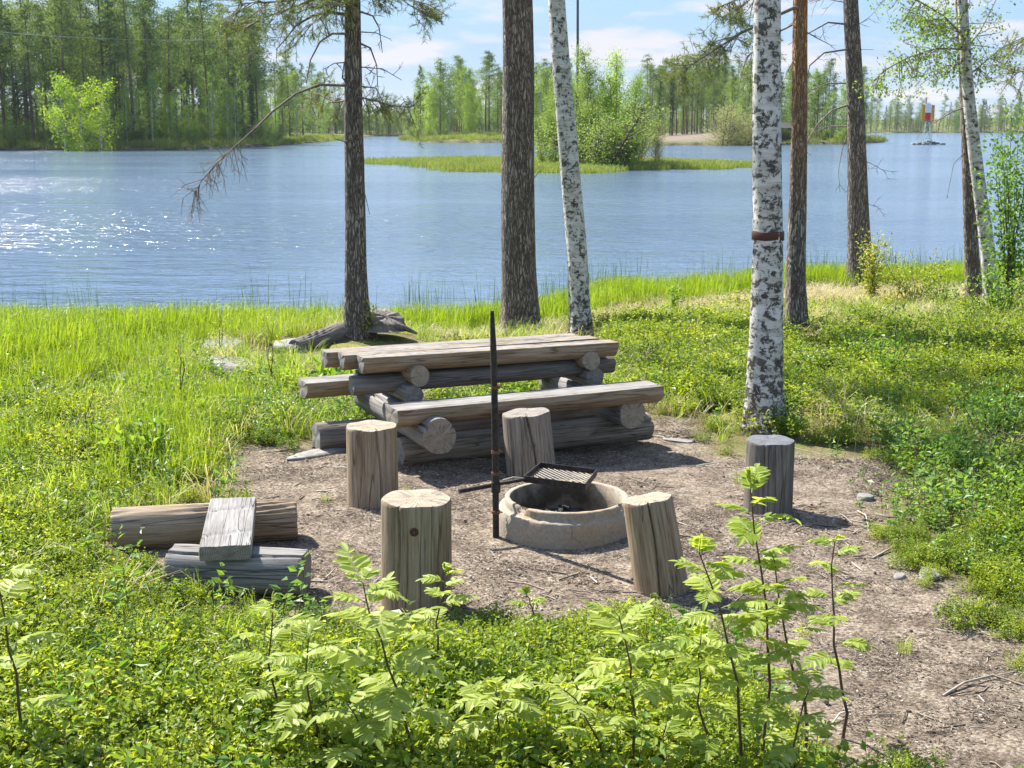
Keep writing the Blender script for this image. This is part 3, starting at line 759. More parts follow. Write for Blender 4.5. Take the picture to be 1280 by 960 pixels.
mb.add(V, np.stack([i + j, i + k2, i + n + k2, i + n + j], -1).reshape(-1, 4), 0, True)
mb.obj('concrete_ring', M['concrete'], fr)
mb = MB(); rs = np.random.default_rng(3)
g1 = np.linspace(0, 2 * np.pi, 48, endpoint=False)
V = [(0, 0, 0.02)]
for q, r in enumerate((0.08, 0.16, 0.23, 0.292)):
    for t in g1: V.append((r * math.cos(t), r * math.sin(t), 0.025 + rs.uniform(0, 0.012)))
mb.add(V, [(0, 1 + k, 1 + (k + 1) % 48) for k in range(48)], 0, True)
mb.f.append((np.array([(1 + q * 48 + k, 1 + (q + 1) * 48 + k, 1 + (q + 1) * 48 + (k + 1) % 48, 1 + q * 48 + (k + 1) % 48) for q in range(3) for k in range(48)]), 0, True))
b = NB('ash bed'); f = b.noise(b.coord('Object'), 30, 5, 0.7)
M['ash'] = b.done(b.bsdf(b.ramp(f, [(0.35, (0.015, 0.014, 0.013)), (0.55, (0.06, 0.055, 0.05)), (0.75, (0.25, 0.235, 0.22))]), 0.95, b.bump(f, 1, 0.02)))
mb.obj('ash_bed', M['ash'], fr)
mb = MB()
for k in range(16):
    t = rs.uniform(0, 6.28); r = rs.uniform(0, 0.2); L_ = rs.uniform(0.03, 0.10); th = rs.uniform(0, 3.14)
    c = np.array([r * math.cos(t) - 0.05, r * math.sin(t) + 0.04, 0.045 + rs.uniform(0, 0.015)]); d = np.array([math.cos(th), math.sin(th), 0.1]) * L_ / 2
    tube(mb, [c - d, c, c + d], [0.010, 0.014, 0.008], 6, 0, True, 0.2, k, False)
tag(mb.obj('charred_wood', M['ash'], fr), kind='stuff')

# iron post with the swinging grill
gp = tag(empty('grill_stand', (-0.083, 6.585, 0)), 'tall thin iron post carrying a cooking grate over the concrete fire ring', 'grill stand')
mb = MB(); 
pts = [(0, 0, -0.05), (-0.002, 0, 0.35), (-0.006, 0, 0.7)]
tube(mb, pts, [0.0175, 0.017, 0.0165], 10, 0, True, 0.05); mb.obj('lower_pole', M['iron'], gp)
mb = MB(); tube(mb, [(-0.001, 0, 0.30), (-0.004, 0, 0.56), (-0.009, 0, 0.86), (-0.012, 0, 1.0), (-0.017, 0, 1.19)], [0.0185, 0.0185, 0.0165, 0.017, 0.010], 8, 0, True, 0.08, 4); mb.obj('upper_pole', M['iron'], gp)
for z in (0.14, 0.345, 0.46, 0.80):
    mb = MB(); tube(mb, [(-0.001, 0, z - 0.008), (-0.001, 0, z + 0.008)], 0.0235, 10, 0, True); tube(mb, [(0.02, 0, z), (0.034, 0.002, z - 0.003)], 0.004, 6, 0, True); mb.obj('clamp', M['rust'], gp)
mb = MB(); org = np.array([-0.083, 6.585, 0.])
A0, A1 = np.array([-0.272, 6.545, 0.262]) - org, np.array([0.075, 6.70, 0.285]) - org
mid_ = A0 + (A1 - A0) * 0.56
tube(mb, [A0, A0 + (A1 - A0) * .3, mid_], 0.0125, 12, 0, True); mb.obj('handle', M['iron'], gp)
mb = MB(); tube(mb, [mid_, A1], 0.0095, 10, 0, True); mb.obj('arm', M['iron'], gp)
mb = MB(); tube(mb, [(0.0, 0, 0.245), (0.0, 0, 0.30)], 0.024, 12, 0, True); mb.obj('sleeve', M['iron'], gp)
gr = MB()
Q = [np.array(q) - org for q in ((0.062, 6.70, 0.285), (0.155, 6.985, 0.285), (0.455, 6.875, 0.275), (0.378, 6.585, 0.275))]
for k in range(4):
    p, q = Q[k], Q[(k + 1) % 4]; d = q - p; L_ = np.linalg.norm(d); x = d / L_; y = np.cross([0, 0, 1], x); z = np.cross(x, y)
    Rm = np.stack([x, y, z], 1)
    box(gr, (p + q) / 2, (L_ - 0.004 if k % 2 else L_ + 0.004, 0.004, 0.034), 0, Rm)
grate = gr.obj('grate_frame', M['iron'], gp)
for v in range(0): pass
wm_ = MB(); e1 = (Q[3] - Q[0]); e2 = (Q[1] - Q[0]); dz = np.array([0, 0, -0.012])
nw = 9
def P_(s, t): return Q[0] * (1 - s) * (1 - t) + Q[3] * s * (1 - t) + Q[1] * (1 - s) * t + Q[2] * s * t + dz
for k in range(-nw + 1, nw):          # diagonal mesh wires, both ways
    c = k / nw
    s0, s1 = max(0, c), min(1, 1 + c)
    tube(wm_, [P_(s0, s0 - c), P_(s1, s1 - c)], 0.0019, 5)
    tube(wm_, [P_(1 - s0, s0 - c) + (0, 0, .003), P_(1 - s1, s1 - c) + (0, 0, .003)], 0.0019, 5)
wm_.obj('wire_grate', M['wire'], grate)

# ------------------------------------------------------------------ rocks, old log, twigs
def rock(name, loc, size, seed, label, cat='rock', mat='rock', group=None, sub=3):
    rs = np.random.default_rng(seed); import bmesh
    bm = bmesh.new(); bmesh.ops.create_icosphere(bm, subdivisions=sub, radius=1)
    w1, w2 = Waves(seed, 1.6), Waves(seed + 5, 5)
    for v in bm.verts:
        c = v.co.copy(); k = 1 + 0.16 * float(w1(c.x + c.z, c.y - c.z)) + 0.05 * float(w2(c.x + c.z, c.y - c.z))
        c *= k; c.z = min(c.z, 0.55 + 0.1 * c.x)
        v.co = Vector((c.x * size[0], c.y * size[1], c.z * size[2]))
    me = bpy.data.meshes.new(name); bm.to_mesh(me); bm.free(); me.materials.append(M[mat])
    for p in me.polygons: p.use_smooth = True
    o = bpy.data.objects.new(name, me); COL.objects.link(o); o.location = loc; o.rotation_euler = (0, 0, rs.uniform(0, 3))
    return tag(o, label, cat, group)
def rock_px(px, py, size, seed, label, dz=0.0, **kw):
    p = gnd(px, py); return rock(kw.pop('name', 'rock'), (p.x, p.y, hz(p.x, p.y) + dz), size, seed, label, **kw)
rock_px(1160, 720, (0.085, 0.05, 0.045), 1, 'pale grey stone lying on the dirt path at the right')
rock_px(1125, 723, (0.045, 0.03, 0.025), 2, 'small brown stone beside the pale one on the path')
rock_px(1262, 514, (0.30, 0.16, 0.05), 3, 'flat pale rock slab among the shrubs at the right edge')
rock_px(870, 372, (0.32, 0.15, 0.12), 4, 'grey rock in the grass to the left of the front birch')
rock_px(285, 460, (0.38, 0.2, 0.12), 5, 'flat grey rock in the grass left of the table')
rock_px(280, 436, (0.42, 0.22, 0.14), 6, 'mossy grey rock by the sedge, left of the old log')
rock_px(150, 475, (0.16, 0.1, 0.1), 7, 'small dark rock in the grass at the far left')
rock_px(365, 436, (0.25, 0.2, 0.14), 8, 'lichened rock at the left end of the old log')
rock_px(1036, 492, (0.14, 0.08, 0.07), 9, 'small rock among berry shrubs right of the front birch')
rock_px(1080, 625, (0.05, 0.05, 0.05), 10, 'small round dark stone on the shaded path')
rock_px(395, 568, (0.22, 0.07, 0.03), 12, 'flat stone under the left end of the picnic table')
rock_px(850, 552, (0.12, 0.05, 0.02), 13, 'flat stone at the right end of the picnic table')
p = gnd(436, 424); q = gnd(368, 440)
o = log('fallen_log', (q.x, q.y, q.z + 0.05), (p.x - .08, p.y + .1, p.z + 0.07), 0.075, 0.10, [M['wood_dark'], M['end_dark']], seed=41, rotten=True, n=64, rows=40); tag(o, 'old grey fallen log rotting beside the left pine', 'log')
p = gnd(482, 425)
st = tag(empty('old_stump', (p.x, p.y + 0.1, p.z + .10), 0), 'broken old grey stump behind the left corner of the table', 'stump')
mb = MB(); n = 60; a = np.linspace(0, 2 * np.pi, n, endpoint=False); rows = []
for k, z in enumerate(np.linspace(-0.05, 1, 14)):
    top = 0.13 + 0.07 * np.sin(a - 0.6) + 0.010 * np.sin(a * 9) + 0.006 * np.sin(a * 23)
    r = 0.17 * (1 + 0.35 * (1 - max(z, 0)) ** 3) * (1 + 0.035 * np.sin(a * 5) + 0.012 * np.sin(a * 11 + 2))
    rows.append(np.stack([r * np.cos(a) * 1.1, r * np.sin(a), top * z], 1))
for s in (0.7, 0.35, 0.02):
    q = rows[13].copy(); q[:, :2] *= s; q[:, 2] = rows[13][:, 2] * s + (1 - s) * 0.13 + 0.01 * np.sin(a * 7); rows.append(q)
V = np.concatenate(rows); i = np.arange(len(rows) - 1)[:, None] * n; j = np.arange(n)[None]; k2 = (j + 1) % n
mb.add(V, np.stack([i + j, i + k2, i + n + k2, i + n + j], -1).reshape(-1, 4), 0, True); mb.obj('stump_wood', M['wood_dark'], st)
mb = MB(); tube(mb, [(0.12, -0.12, 0.05), (0.22, -0.16, 0.03), (0.34, -0.18, -0.02)], [0.04, 0.028, 0.012], 8, 0, True, 0.2); mb.obj('root', M['wood_dark'], st)
p = gnd(427, 436); rock('moss_cushion', (p.x + .05, p.y, p.z), (0.26, 0.16, 0.05), 77, 'yellow moss cushion at the foot of the left pine', 'moss', 'moss')
def twig(pts, r, label, grp=None, forks=()):
    mb = MB(); W_ = []
    for (x, y, dz) in pts:
        p = gnd(x, y); W_.append((p.x, p.y, p.z + dz + r))
    tube(mb, W_, np.linspace(r, r * .45, len(W_)), 7, 0, True, 0.15)
    for (i0, x, y, dz) in forks:
        p = gnd(x, y); tube(mb, [W_[i0], (p.x, p.y, p.z + dz)], [r * .6, r * .3], 6, 0, True)
    return tag(mb.obj('twig', M['straw_twig']), label, 'twig', grp)
b = NB('bare twig'); f = b.noise(b.coord('Object'), 20, 4)
M['straw_twig'] = b.done(b.bsdf(b.ramp(f, [(0.3, (0.24, 0.19, 0.14)), (0.7, (0.46, 0.40, 0.33))]), 0.85))
twig([(1178, 872, 0), (1205, 858, .01), (1240, 850, .015), (1290, 862, 0)], 0.006, 'pale forked twig on the path at the lower right', forks=[(1, 1270, 842, 0.01)])
twig([(990, 640, 0), (1080, 655, .005), (1110, 662, .01)], 0.004, 'thin twig on the shaded path right of the dark stool')
twig([(1072, 640, 0.0), (1082, 652, .03), (1086, 662, 0)], 0.006, 'short bent twig standing on the shaded path')
twig([(1090, 700, 0), (1112, 690, .01), (1130, 672, 0)], 0.007, 'pale twig beside the pale stone on the path')
twig([(400, 730, 0), (412, 722, .01), (420, 716, .02)], 0.006, 'short dark twig between the grey cut log and the near stool')
twig([(635, 728, 0), (660, 731, .0), (680, 738, 0)], 0.005, 'thin twig on the dirt in front of the fire ring')
twig([(940, 566, 0), (985, 562, .015), (1040, 574, .01)], 0.005, 'thin twig on the dirt right behind the dark stool')

# ------------------------------------------------------------------ near trees
def trunk_mesh(name, pts, radii, mat, n=40, flare=0.35, seed=0):
    """pts: local points from the base upward; resampled finely"""
    P = np.asarray([tuple(p) for p in pts], float); zz = P[:, 2]
    z = np.concatenate([np.linspace(-0.15, 0.6, 14), np.linspace(0.7, zz[-1], 60)])
    x = np.interp(z, zz, P[:, 0]); y = np.interp(z, zz, P[:, 1]); r = np.interp(z, zz, radii)
    rs = np.random.default_rng(seed); ph = rs.uniform(0, 6.28, 8)
    x = x + 0.012 * np.sin(z * 1.3 + ph[0]) * np.clip(z, 0, 1); y = y + 0.012 * np.sin(z * 1.1 + ph[1]) * np.clip(z, 0, 1)
    a = np.linspace(0, 2 * np.pi, n, endpoint=False); mb = MB(); rows = []
    for k in range(len(z)):
        fl = 1 + flare * math.exp(-max(z[k], 0) / 0.16) * (0.75 + 0.55 * np.sin(a * 3 + ph[2]) + 0.3 * np.sin(a * 5 + ph[3]))
        w = 1 + 0.025 * np.sin(a * 2 + ph[4] + z[k]) + 0.02 * np.sin(a * 5 + ph[5] + z[k] * 2.3) + rs.uniform(-.012, .012, n)
        rr = r[k] * fl * w
        rows.append(np.stack([x[k] + rr * np.cos(a), y[k] + rr * np.sin(a), np.full(n, z[k])], 1))
    V = np.concatenate(rows); i = np.arange(len(z) - 1)[:, None] * n; j = np.arange(n)[None]; k2 = (j + 1) % n
    mb.add(V, np.stack([i + j, i + k2, i + n + k2, i + n + j], -1).reshape(-1, 4), 0, True)
    return mb.mesh(name, mat)
def crown(mb, ctr_fn, z0, z1, rad, nl, rs, kind, density=1.0, wood=0, leaf=1):
    """limbs and foliage above the picture: gives the trees their shade and reflections"""
    for k in range(nl):
        t = (k + rs.uniform(0, 1)) / nl; z = z0 + (z1 - z0) * t
        az = rs.uniform(0, 6.28); L_ = rad * (0.55 + 0.6 * math.sin(math.pi * min(1, 0.25 + t * 0.75))) * rs.uniform(.6, 1.1)
        c = np.array(ctr_fn(z)); d = np.array([math.cos(az), math.sin(az), 0])
        rise = rs.uniform(-.1, .5) if kind == 'pine' else rs.uniform(.4, 1.0)
        pts = [c + d * L_ * s + np.array([0, 0, rise * L_ * s - (0.35 * s * s * L_ if kind != 'pine' else 0.1 * s * s * L_)]) + rs.normal(size=3) * 0.04 * s for s in (0, .25, .5, .75, 1)]
        tube(mb, pts, [0.04, 0.03, 0.02, 0.013, 0.005], 5, wood)
        C, D = [], []
        for q in range(int(16 * density)):
            s = rs.uniform(.35, 1.0); ii = min(3, int(s * 4)); f = s * 4 - ii
            p = pts[ii] * (1 - f) + pts[ii + 1] * f
            dv = norm(d * .7 + rs.normal(size=3) * .7 + np.array([0, 0, .1 if kind == 'pine' else -.35])); ln = rs.uniform(.15, .5)
            e = p + dv * ln
            tube(mb, [p, (p + e) / 2 + rs.normal(size=3) * .02, e], [0.006, 0.004, 0.002], 3, wood)
            for u in (np.linspace(0.35, 1, 5)):
                C.append(p + dv * ln * u + rs.normal(size=3) * .05); D.append(norm(dv + rs.normal(size=3) * .5))
        if kind == 'pine': needles(mb, C, D, 0.075, 0.007, 12, leaf, rs)
        else:
            C = np.repeat(np.array(C), 3, 0) + rs.normal(size=(len(C) * 3, 3)) * .05
            leaves(mb, C, rs.normal(size=C.shape) + np.array([0, 0, -.6]), rs.uniform(.03, .05, len(C)), 0.035, leaf, rs=rs)
def dead(mb, pts, r, rs, side=6, tw=0.25, down=0.6, forks=True):
    """bare limb with short broken side twigs"""
    P = np.array([tuple(p) for p in pts]); m = len(P)
    tube(mb, P, np.linspace(r, max(r * .22, .003), m), 6, 0, True, 0.12)
    for q in range(side):
        s = rs.uniform(.2, .98) * (m - 1); ii = min(m - 2, int(s)); p = P[ii] + (P[ii + 1] - P[ii]) * (s - ii)
        d = norm(rs.normal(size=3) * .7 + norm(P[ii + 1] - P[ii]) * .6 + np.array([0, 0, -down])); ln = tw * rs.uniform(.3, 1)
        e1 = p + d * ln * .5; e2 = e1 + norm(d + rs.normal(size=3) * .35) * ln * .5
        tube(mb, [p, e1, e2], [max(r * .22, .0035), .003, .0018], 4)
        if forks:
            for _ in range(2):
                f1 = e1 + norm(d + rs.normal(size=3) * .8) * ln * .3
                tube(mb, [e1, f1], [.0025, .0015], 3)
def near_tree(name, label, cat, path, mat, top, parts, kind, crown_spec, seed, lean_keep=0.5):
    """path: [(px, py, width px)] from the base up, drawn on the plane of the tree's own depth"""
    base = gnd(path[0][0], path[0][1]); Y = base.y
    z0 = hz(base.x, Y)
    t = tag(empty(name, (base.x, Y, z0)), label, cat)
    L = [(Vector((0, 0, -0.2)), None)]
    pts = []; rad = []
    depthf = lambda p: (p - Vector((0, 0, CAMZ))).dot(Vector((0, math.cos(PITCH), -math.sin(PITCH))))
    for (x, y, w_) in path:
        p = at_y(x, y, Y); pts.append((p.x - base.x, 0, p.z - z0)); rad.append(w_ / 2 * depthf(p) / F)
    pts[0] = (0, 0, 0)
    pts.insert(0, (pts[0][0] - (pts[1][0] - pts[0][0]) * .1, 0, -0.2)); rad.insert(0, rad[0])
    dx = (pts[-1][0] - pts[-2][0]) / (pts[-1][2] - pts[-2][2]); zt = pts[-1][2]
    for f in (0.35, 0.7, 1.0):
        z = zt + (top - zt) * f
        pts.append((pts[-1][0] + dx * lean_keep * (z - pts[-1][2]), 0.1 * f, z)); rad.append(rad[len(path)] * (1 - f * .93))
    me = trunk_mesh('trunk', pts, rad, mat, seed=seed)
    o = bpy.data.objects.new('trunk', me); COL.objects.link(o); o.parent = t
    org = Vector((base.x, Y, z0)); rs = np.random.default_rng(seed)
    px_ = np.array(pts); ctr = lambda z: (np.interp(z, px_[:, 2], px_[:, 0]), np.interp(z, px_[:, 2], px_[:, 1]), z)
    loc = lambda x, y, dd=0.0: tuple(at_y(x, y, Y + dd) - org)
    for item in parts: item(t, loc, rs, ctr)
    if crown_spec:
        mb = MB(); crown(mb, ctr, *crown_spec[:2], crown_spec[2], crown_spec[3], rs, kind, crown_spec[4])
        mb.obj('crown', [M['dead'], M['needles' if kind == 'pine' else 'birch_leaf']], t)
    return t
def B(pxs, r, dd=0.0, side=6, tw=0.25, down=0.6, tipn=0):
    def f(t, loc, rs, ctr):
        mb = MB(); n = len(pxs)
        first = loc(pxs[0][0], pxs[0][1], 0)
        c = ctr(first[2]); pts = [(c[0], c[1], first[2])] + [loc(x, y, dd * (k + 0.5) / n) for k, (x, y) in enumerate(pxs)]
        dead(mb, pts, r, rs, side, tw, down)
        if tipn: dead(mb, pts[-5:], .006, rs, tipn, .42, .9)
        mb.obj('branch', M['dead'], t)
    return f
def SPR(pxs, r, dd, n, spread, ln=(0.15, 0.45), kind='pine', start=0.3, k=14, per=5, droop=-.15):
    """living limb: drawn limb plus side shoots with needle brushes or leaves"""
    def f(t, loc, rs, ctr):
        mb = MB(); m = len(pxs)
        first = loc(pxs[0][0], pxs[0][1], 0); c = ctr(first[2])
        pts = np.array([(c[0], c[1], first[2])] + [loc(x, y, dd * (q + 1) / m) for q, (x, y) in enumerate(pxs)])
        tube(mb, pts, np.linspace(r, .004, m + 1), 6, 0, True, .1)
        C, D = [], []
        for q in range(n):
            s = rs.uniform(start, 1.0) * m; ii = min(m - 1, int(s)); p = pts[ii] + (pts[ii + 1] - pts[ii]) * (s - ii)
            d = norm(norm(pts[ii + 1] - pts[ii]) * .5 + rs.normal(size=3) * spread + np.array([0, 0, droop])); l = rs.uniform(*ln)
            e = p + d * l + np.array([0, 0, droop * l * .5]); mid_ = (p + e) / 2 + rs.normal(size=3) * .02
            tube(mb, [p, mid_, e], [.006, .004, .002], 4)
            for _ in range(per):
                u = rs.uniform(.3, 1.0); b0 = p + (e - p) * u; dv = norm(d + rs.normal(size=3) * .8); l2 = rs.uniform(.03, .16)
                tube(mb, [b0, b0 + dv * l2], [.0025, .0015], 3)
                C.append(b0 + dv * l2); D.append(dv)
        if kind == 'pine': needles(mb, C, D, 0.06, 0.0055, k, 1, rs)
        else:
            C = np.repeat(np.array(C), k, 0) + rs.normal(size=(len(C) * k, 3)) * .045
            leaves(mb, C, rs.normal(size=C.shape) * .7 + np.array([0, 0, -.7]), rs.uniform(.025, .045, len(C)), .03, 1, rs=rs)
        mb.obj('leafy_branch', [M['dead'], M['needles' if kind == 'pine' else 'birch_leaf']], t)
    return f

near_tree('pine_tree', 'reddish pine with bare drooping dead branches, behind the left end of the table', 'pine tree',
    [(447, 420, 33), (444, 330, 27), (441, 160, 23), (442, 0, 19)], M['pine_mid'], 13.5, [
    B([(432, 107), (400, 106), (370, 117), (340, 140), (320, 160), (295, 182), (270, 205), (252, 226), (241, 245)], 0.016, -1.2, 6, 0.2, .6, 46),
    B([(433, 18), (410, 15), (390, 20), (370, 32), (356, 50), (345, 62)], 0.022, -0.4, 10, .35, .4),
    B([(433, 42), (415, 42), (400, 52), (388, 75), (383, 104)], 0.018, 0.4, 5, .2, .3),
    B([(433, 78), (418, 79), (404, 87)], 0.010, -0.2, 3, .12),
    B([(434, 104), (428, 97), (430, 80), (434, 66)], 0.014, -0.3, 3, .12),
    B([(452, 15), (466, 20), (474, 35), (478, 66)], 0.014, 0.3, 6, .2, .2),
    B([(452, 40), (470, 41), (486, 48)], 0.009, -0.3, 3, .15),
    B([(452, 55), (463, 60), (471, 82), (472, 108)], 0.014, -0.3, 6, .22, .2),
    B([(453, 84), (478, 86), (502, 100)], 0.008, .3, 5, .2, .2),
    B([(452, 108), (470, 110), (478, 126), (482, 138)], 0.010, .3, 4, .15),
    B([(452, 224), (457, 246), (462, 268)], 0.007, -.3, 1, .05),
    B([(434, 178), (424, 175), (417, 173)], 0.010, -.3, 0),
    SPR([(433, 2), (400, -6), (350, 2), (300, 4)], 0.03, -0.5, 46, .55, (.15, .5), start=.15, k=14, per=8),
    SPR([(433, -14), (410, -10), (370, 8), (330, 22), (305, 36)], 0.02, 0.4, 30, .5, (.12, .42), start=.25, per=8),
    SPR([(433, -14), (420, 5), (400, 22), (385, 34)], 0.012, -0.8, 14, .5, (.1, .3), per=7),
    SPR([(452, -10), (480, -8), (515, 0), (530, 4)], 0.02, -0.5, 26, .4, (.1, .35), start=.3, per=8),
    SPR([(452, 122), (470, 126), (490, 132), (512, 134)], 0.012, -0.5, 18, .45, (.1, .30), start=.25, k=12, per=7),
    SPR([(434, 125), (420, 128), (402, 120), (385, 112)], 0.012, 1.0, 18, .5, (.1, .35), start=.3, k=12, per=7),
    ], 'pine', (6.0, 13.0, 2.0, 30, 1.0), 51)
near_tree('pine_tree', 'thickest grey pine trunk standing right behind the middle of the table', 'pine tree',
    [(651, 421, 50), (649, 330, 44), (647, 180, 41), (646, 0, 37)], M['pine_low'], 17, [
    B([(655, 232), (668, 222), (676, 212)], 0.008, -0.5, 0)], 'pine', (8.0, 16.5, 2.4, 34, 1.0), 52)
near_tree('birch_tree', 'slender left-leaning white birch beside the thick grey pine', 'birch tree',
    [(726, 420, 27), (722, 340, 25), (712, 220, 24), (704, 100, 23), (697, 0, 22)], M['birch_b'], 14, [], 'birch', (6.5, 13.5, 1.8, 26, 1.0), 53)
def band(zc_px, h, frac):
    def f(t, loc, rs, ctr):
        z = loc(960, zc_px)[2]; n = 40; mb = MB(); a = np.linspace(0, 2 * np.pi, n, endpoint=False)
        r = 0.5 * 36.5 * (math.hypot(at_y(960, zc_px, t.location.y).y, 0) + 0.1) / F * 1.03
        rows = [np.stack([ctr(zz)[0] + rr * np.cos(a), ctr(zz)[1] + rr * np.sin(a), np.full(n, zz) + 0.004 * np.sin(a * 4)], 1) for zz, rr in ((z - h / 2, r * 1.02), (z - h / 2 + .004, r * 1.06), (z + h / 2 - .004, r * 1.06), (z + h / 2, r * 1.02))]
        i = np.arange(3)[:, None] * n; j = np.arange(n)[None]; k2 = (j + 1) % n
        mb.add(np.concatenate(rows), np.stack([i + j, i + k2, i + n + k2, i + n + j], -1).reshape(-1, 4), 0, True)
        mb.obj('peeled_band', M['peel'], t)
    return f
near_tree('birch_tree', 'nearest white birch with a dark peeled band round its trunk', 'birch tree',
    [(955, 540, 50), (955, 480, 45), (957, 400, 40), (960, 294, 36), (960, 150, 35), (961, 0, 33)], M['birch'], 13, [band(294, 0.062, 1)], 'birch', (5.5, 12.5, 1.8, 22, 0.8), 54)
near_tree('pine_tree', 'slim pine with orange upper bark just right of the front birch', 'pine tree',
    [(996, 420, 28), (995, 330, 24), (998, 150, 20), (1001, 0, 18)], M['pine_orange'], 13, [
    SPR([(992, 10), (965, 22), (925, 42), (900, 58), (872, 76), (852, 90)], 0.022, -0.9, 30, .5, (.12, .40), start=.35, k=14, per=8),
    SPR([(993, -12), (960, -8), (920, 0), (895, 10)], 0.02, 0.7, 24, .5, (.12, .4), start=.35, k=14, per=8),
    SPR([(992, 30), (965, 44), (935, 70), (925, 95)], 0.014, 0.8, 12, .5, (.12, .4), start=.3, k=13, per=7),
    B([(1008, 40), (1022, 48), (1036, 55)], .008, .3, 4, .2), B([(992, 75), (984, 90), (980, 100)], .007, -.3, 3, .15)
    ], 'pine', (5.5, 12.5, 1.9, 28, .9), 55)
near_tree('pine_tree', 'grey pine with arched dead branches and yellow leafed shrub at its foot', 'pine tree',
    [(1077, 364, 36), (1074, 300, 29), (1069, 150, 22), (1064, 0, 18)], M['pine_low'], 16, [
    B([(1056, 30), (1035, 28), (1010, 42), (985, 56)], 0.022, -0.5, 7, .35, .2),
    B([(1057, 62), (1030, 66), (1012, 82), (1006, 108), (998, 132)], 0.02, -0.9, 8, .35, .2),
    B([(1057, 104), (1036, 104), (1010, 114), (995, 124)], 0.016, 0.6, 5, .3, .2),
    B([(1058, 132), (1040, 138), (1022, 155), (1010, 175), (1002, 196)], 0.018, -0.6, 9, .4, .6),
    B([(1058, 158), (1036, 158), (1012, 168), (1000, 176)], 0.015, .6, 4, .3, .3),
    B([(1058, 170), (1052, 190), (1048, 215), (1050, 240)], 0.009, -.5, 5, .3, .6),
    B([(1074, 30), (1086, 22), (1096, 12)], 0.008, .4, 5, .3, .2), B([(1076, 62), (1092, 62)], .007, .1, 1, .1), B([(1078, 131), (1087, 127)], .010, .1, 0, .1),
    B([(1080, 200), (1096, 208), (1108, 216)], 0.006, -.5, 7, .35, .2), B([(1082, 238), (1086, 255), (1104, 262)], 0.006, .4, 7, .3, .2),
    B([(1056, 3), (1030, -2), (1012, 5)], .014, .5, 8, .4, .1),
    ], 'pine', (7.0, 15.5, 2.2, 30, .9), 56)
near_tree('pine_tree', 'thin dark pine crossing in front of the right birch', 'pine tree',
    [(1219, 380, 20), (1214, 300, 17), (1207, 150, 15), (1200, 0, 12)], M['pine_mid'], 11, [
    B([(1204, 135), (1190, 140), (1170, 152), (1158, 158)], .012, -.5, 8, .35, .5), B([(1206, 190), (1192, 205), (1186, 235), (1183, 248)], .006, -.3, 2, .1)],
    'pine', (6, 10.5, 1.4, 16, .8), 57)
near_tree('birch_tree', 'thin white birch with leafy drooping boughs near the right edge', 'birch tree',
    [(1241, 388, 20), (1233, 300, 18), (1219, 180, 16), (1210, 100, 14), (1202, 0, 12)], M['birch_b'], 10, [
    SPR([(1206, 48), (1180, 20), (1150, 2), (1110, -12)], .016, -.4, 40, .8, (.1, .45), 'leaf', .15, 4, 6, -.3),
    SPR([(1208, 62), (1172, 60), (1135, 72), (1105, 88), (1090, 104)], .014, -.6, 34, .6, (.1, .40), 'leaf', .35, 4, 6, -.3),
    SPR([(1206, 30), (1180, 40), (1165, 28), (1140, 22)], .012, .5, 30, .8, (.1, .5), 'leaf', .2, 4, 6, -.3),
    SPR([(1216, 90), (1230, 78), (1255, 58), (1290, 42)], .014, .5, 24, .7, (.1, .40), 'leaf', .3, 3, 6, -.4),
    SPR([(1208, 60), (1225, 40), (1240, 10), (1250, -10)], .012, .5, 16, .7, (.1, .35), 'leaf', .3, 3, 5, -.3),
    SPR([(1214, 95), (1200, 80), (1185, 82), (1150, 96)], .010, .6, 20, .7, (.1, .35), 'leaf', .3, 3, 5, -.4),
    ], 'birch', (5.6, 9.5, 1.4, 14, .8), 58)
near_tree('pine_tree', 'pine cut by the right edge, its needles hanging into the frame', 'pine tree',
    [(1345, 400, 26), (1343, 250, 22), (1340, 0, 20)], M['pine_mid'], 12, [
    SPR([(1330, 30), (1305, 38), (1285, 45), (1262, 62)], .02, -.4, 18, .6, (.1, .35), start=.3, k=12, per=6),
    SPR([(1330, 90), (1310, 90), (1285, 88), (1262, 92)], .016, .4, 16, .6, (.1, .35), start=.35, k=12, per=6)], 'pine', (5, 11.5, 1.8, 20, .9), 59)

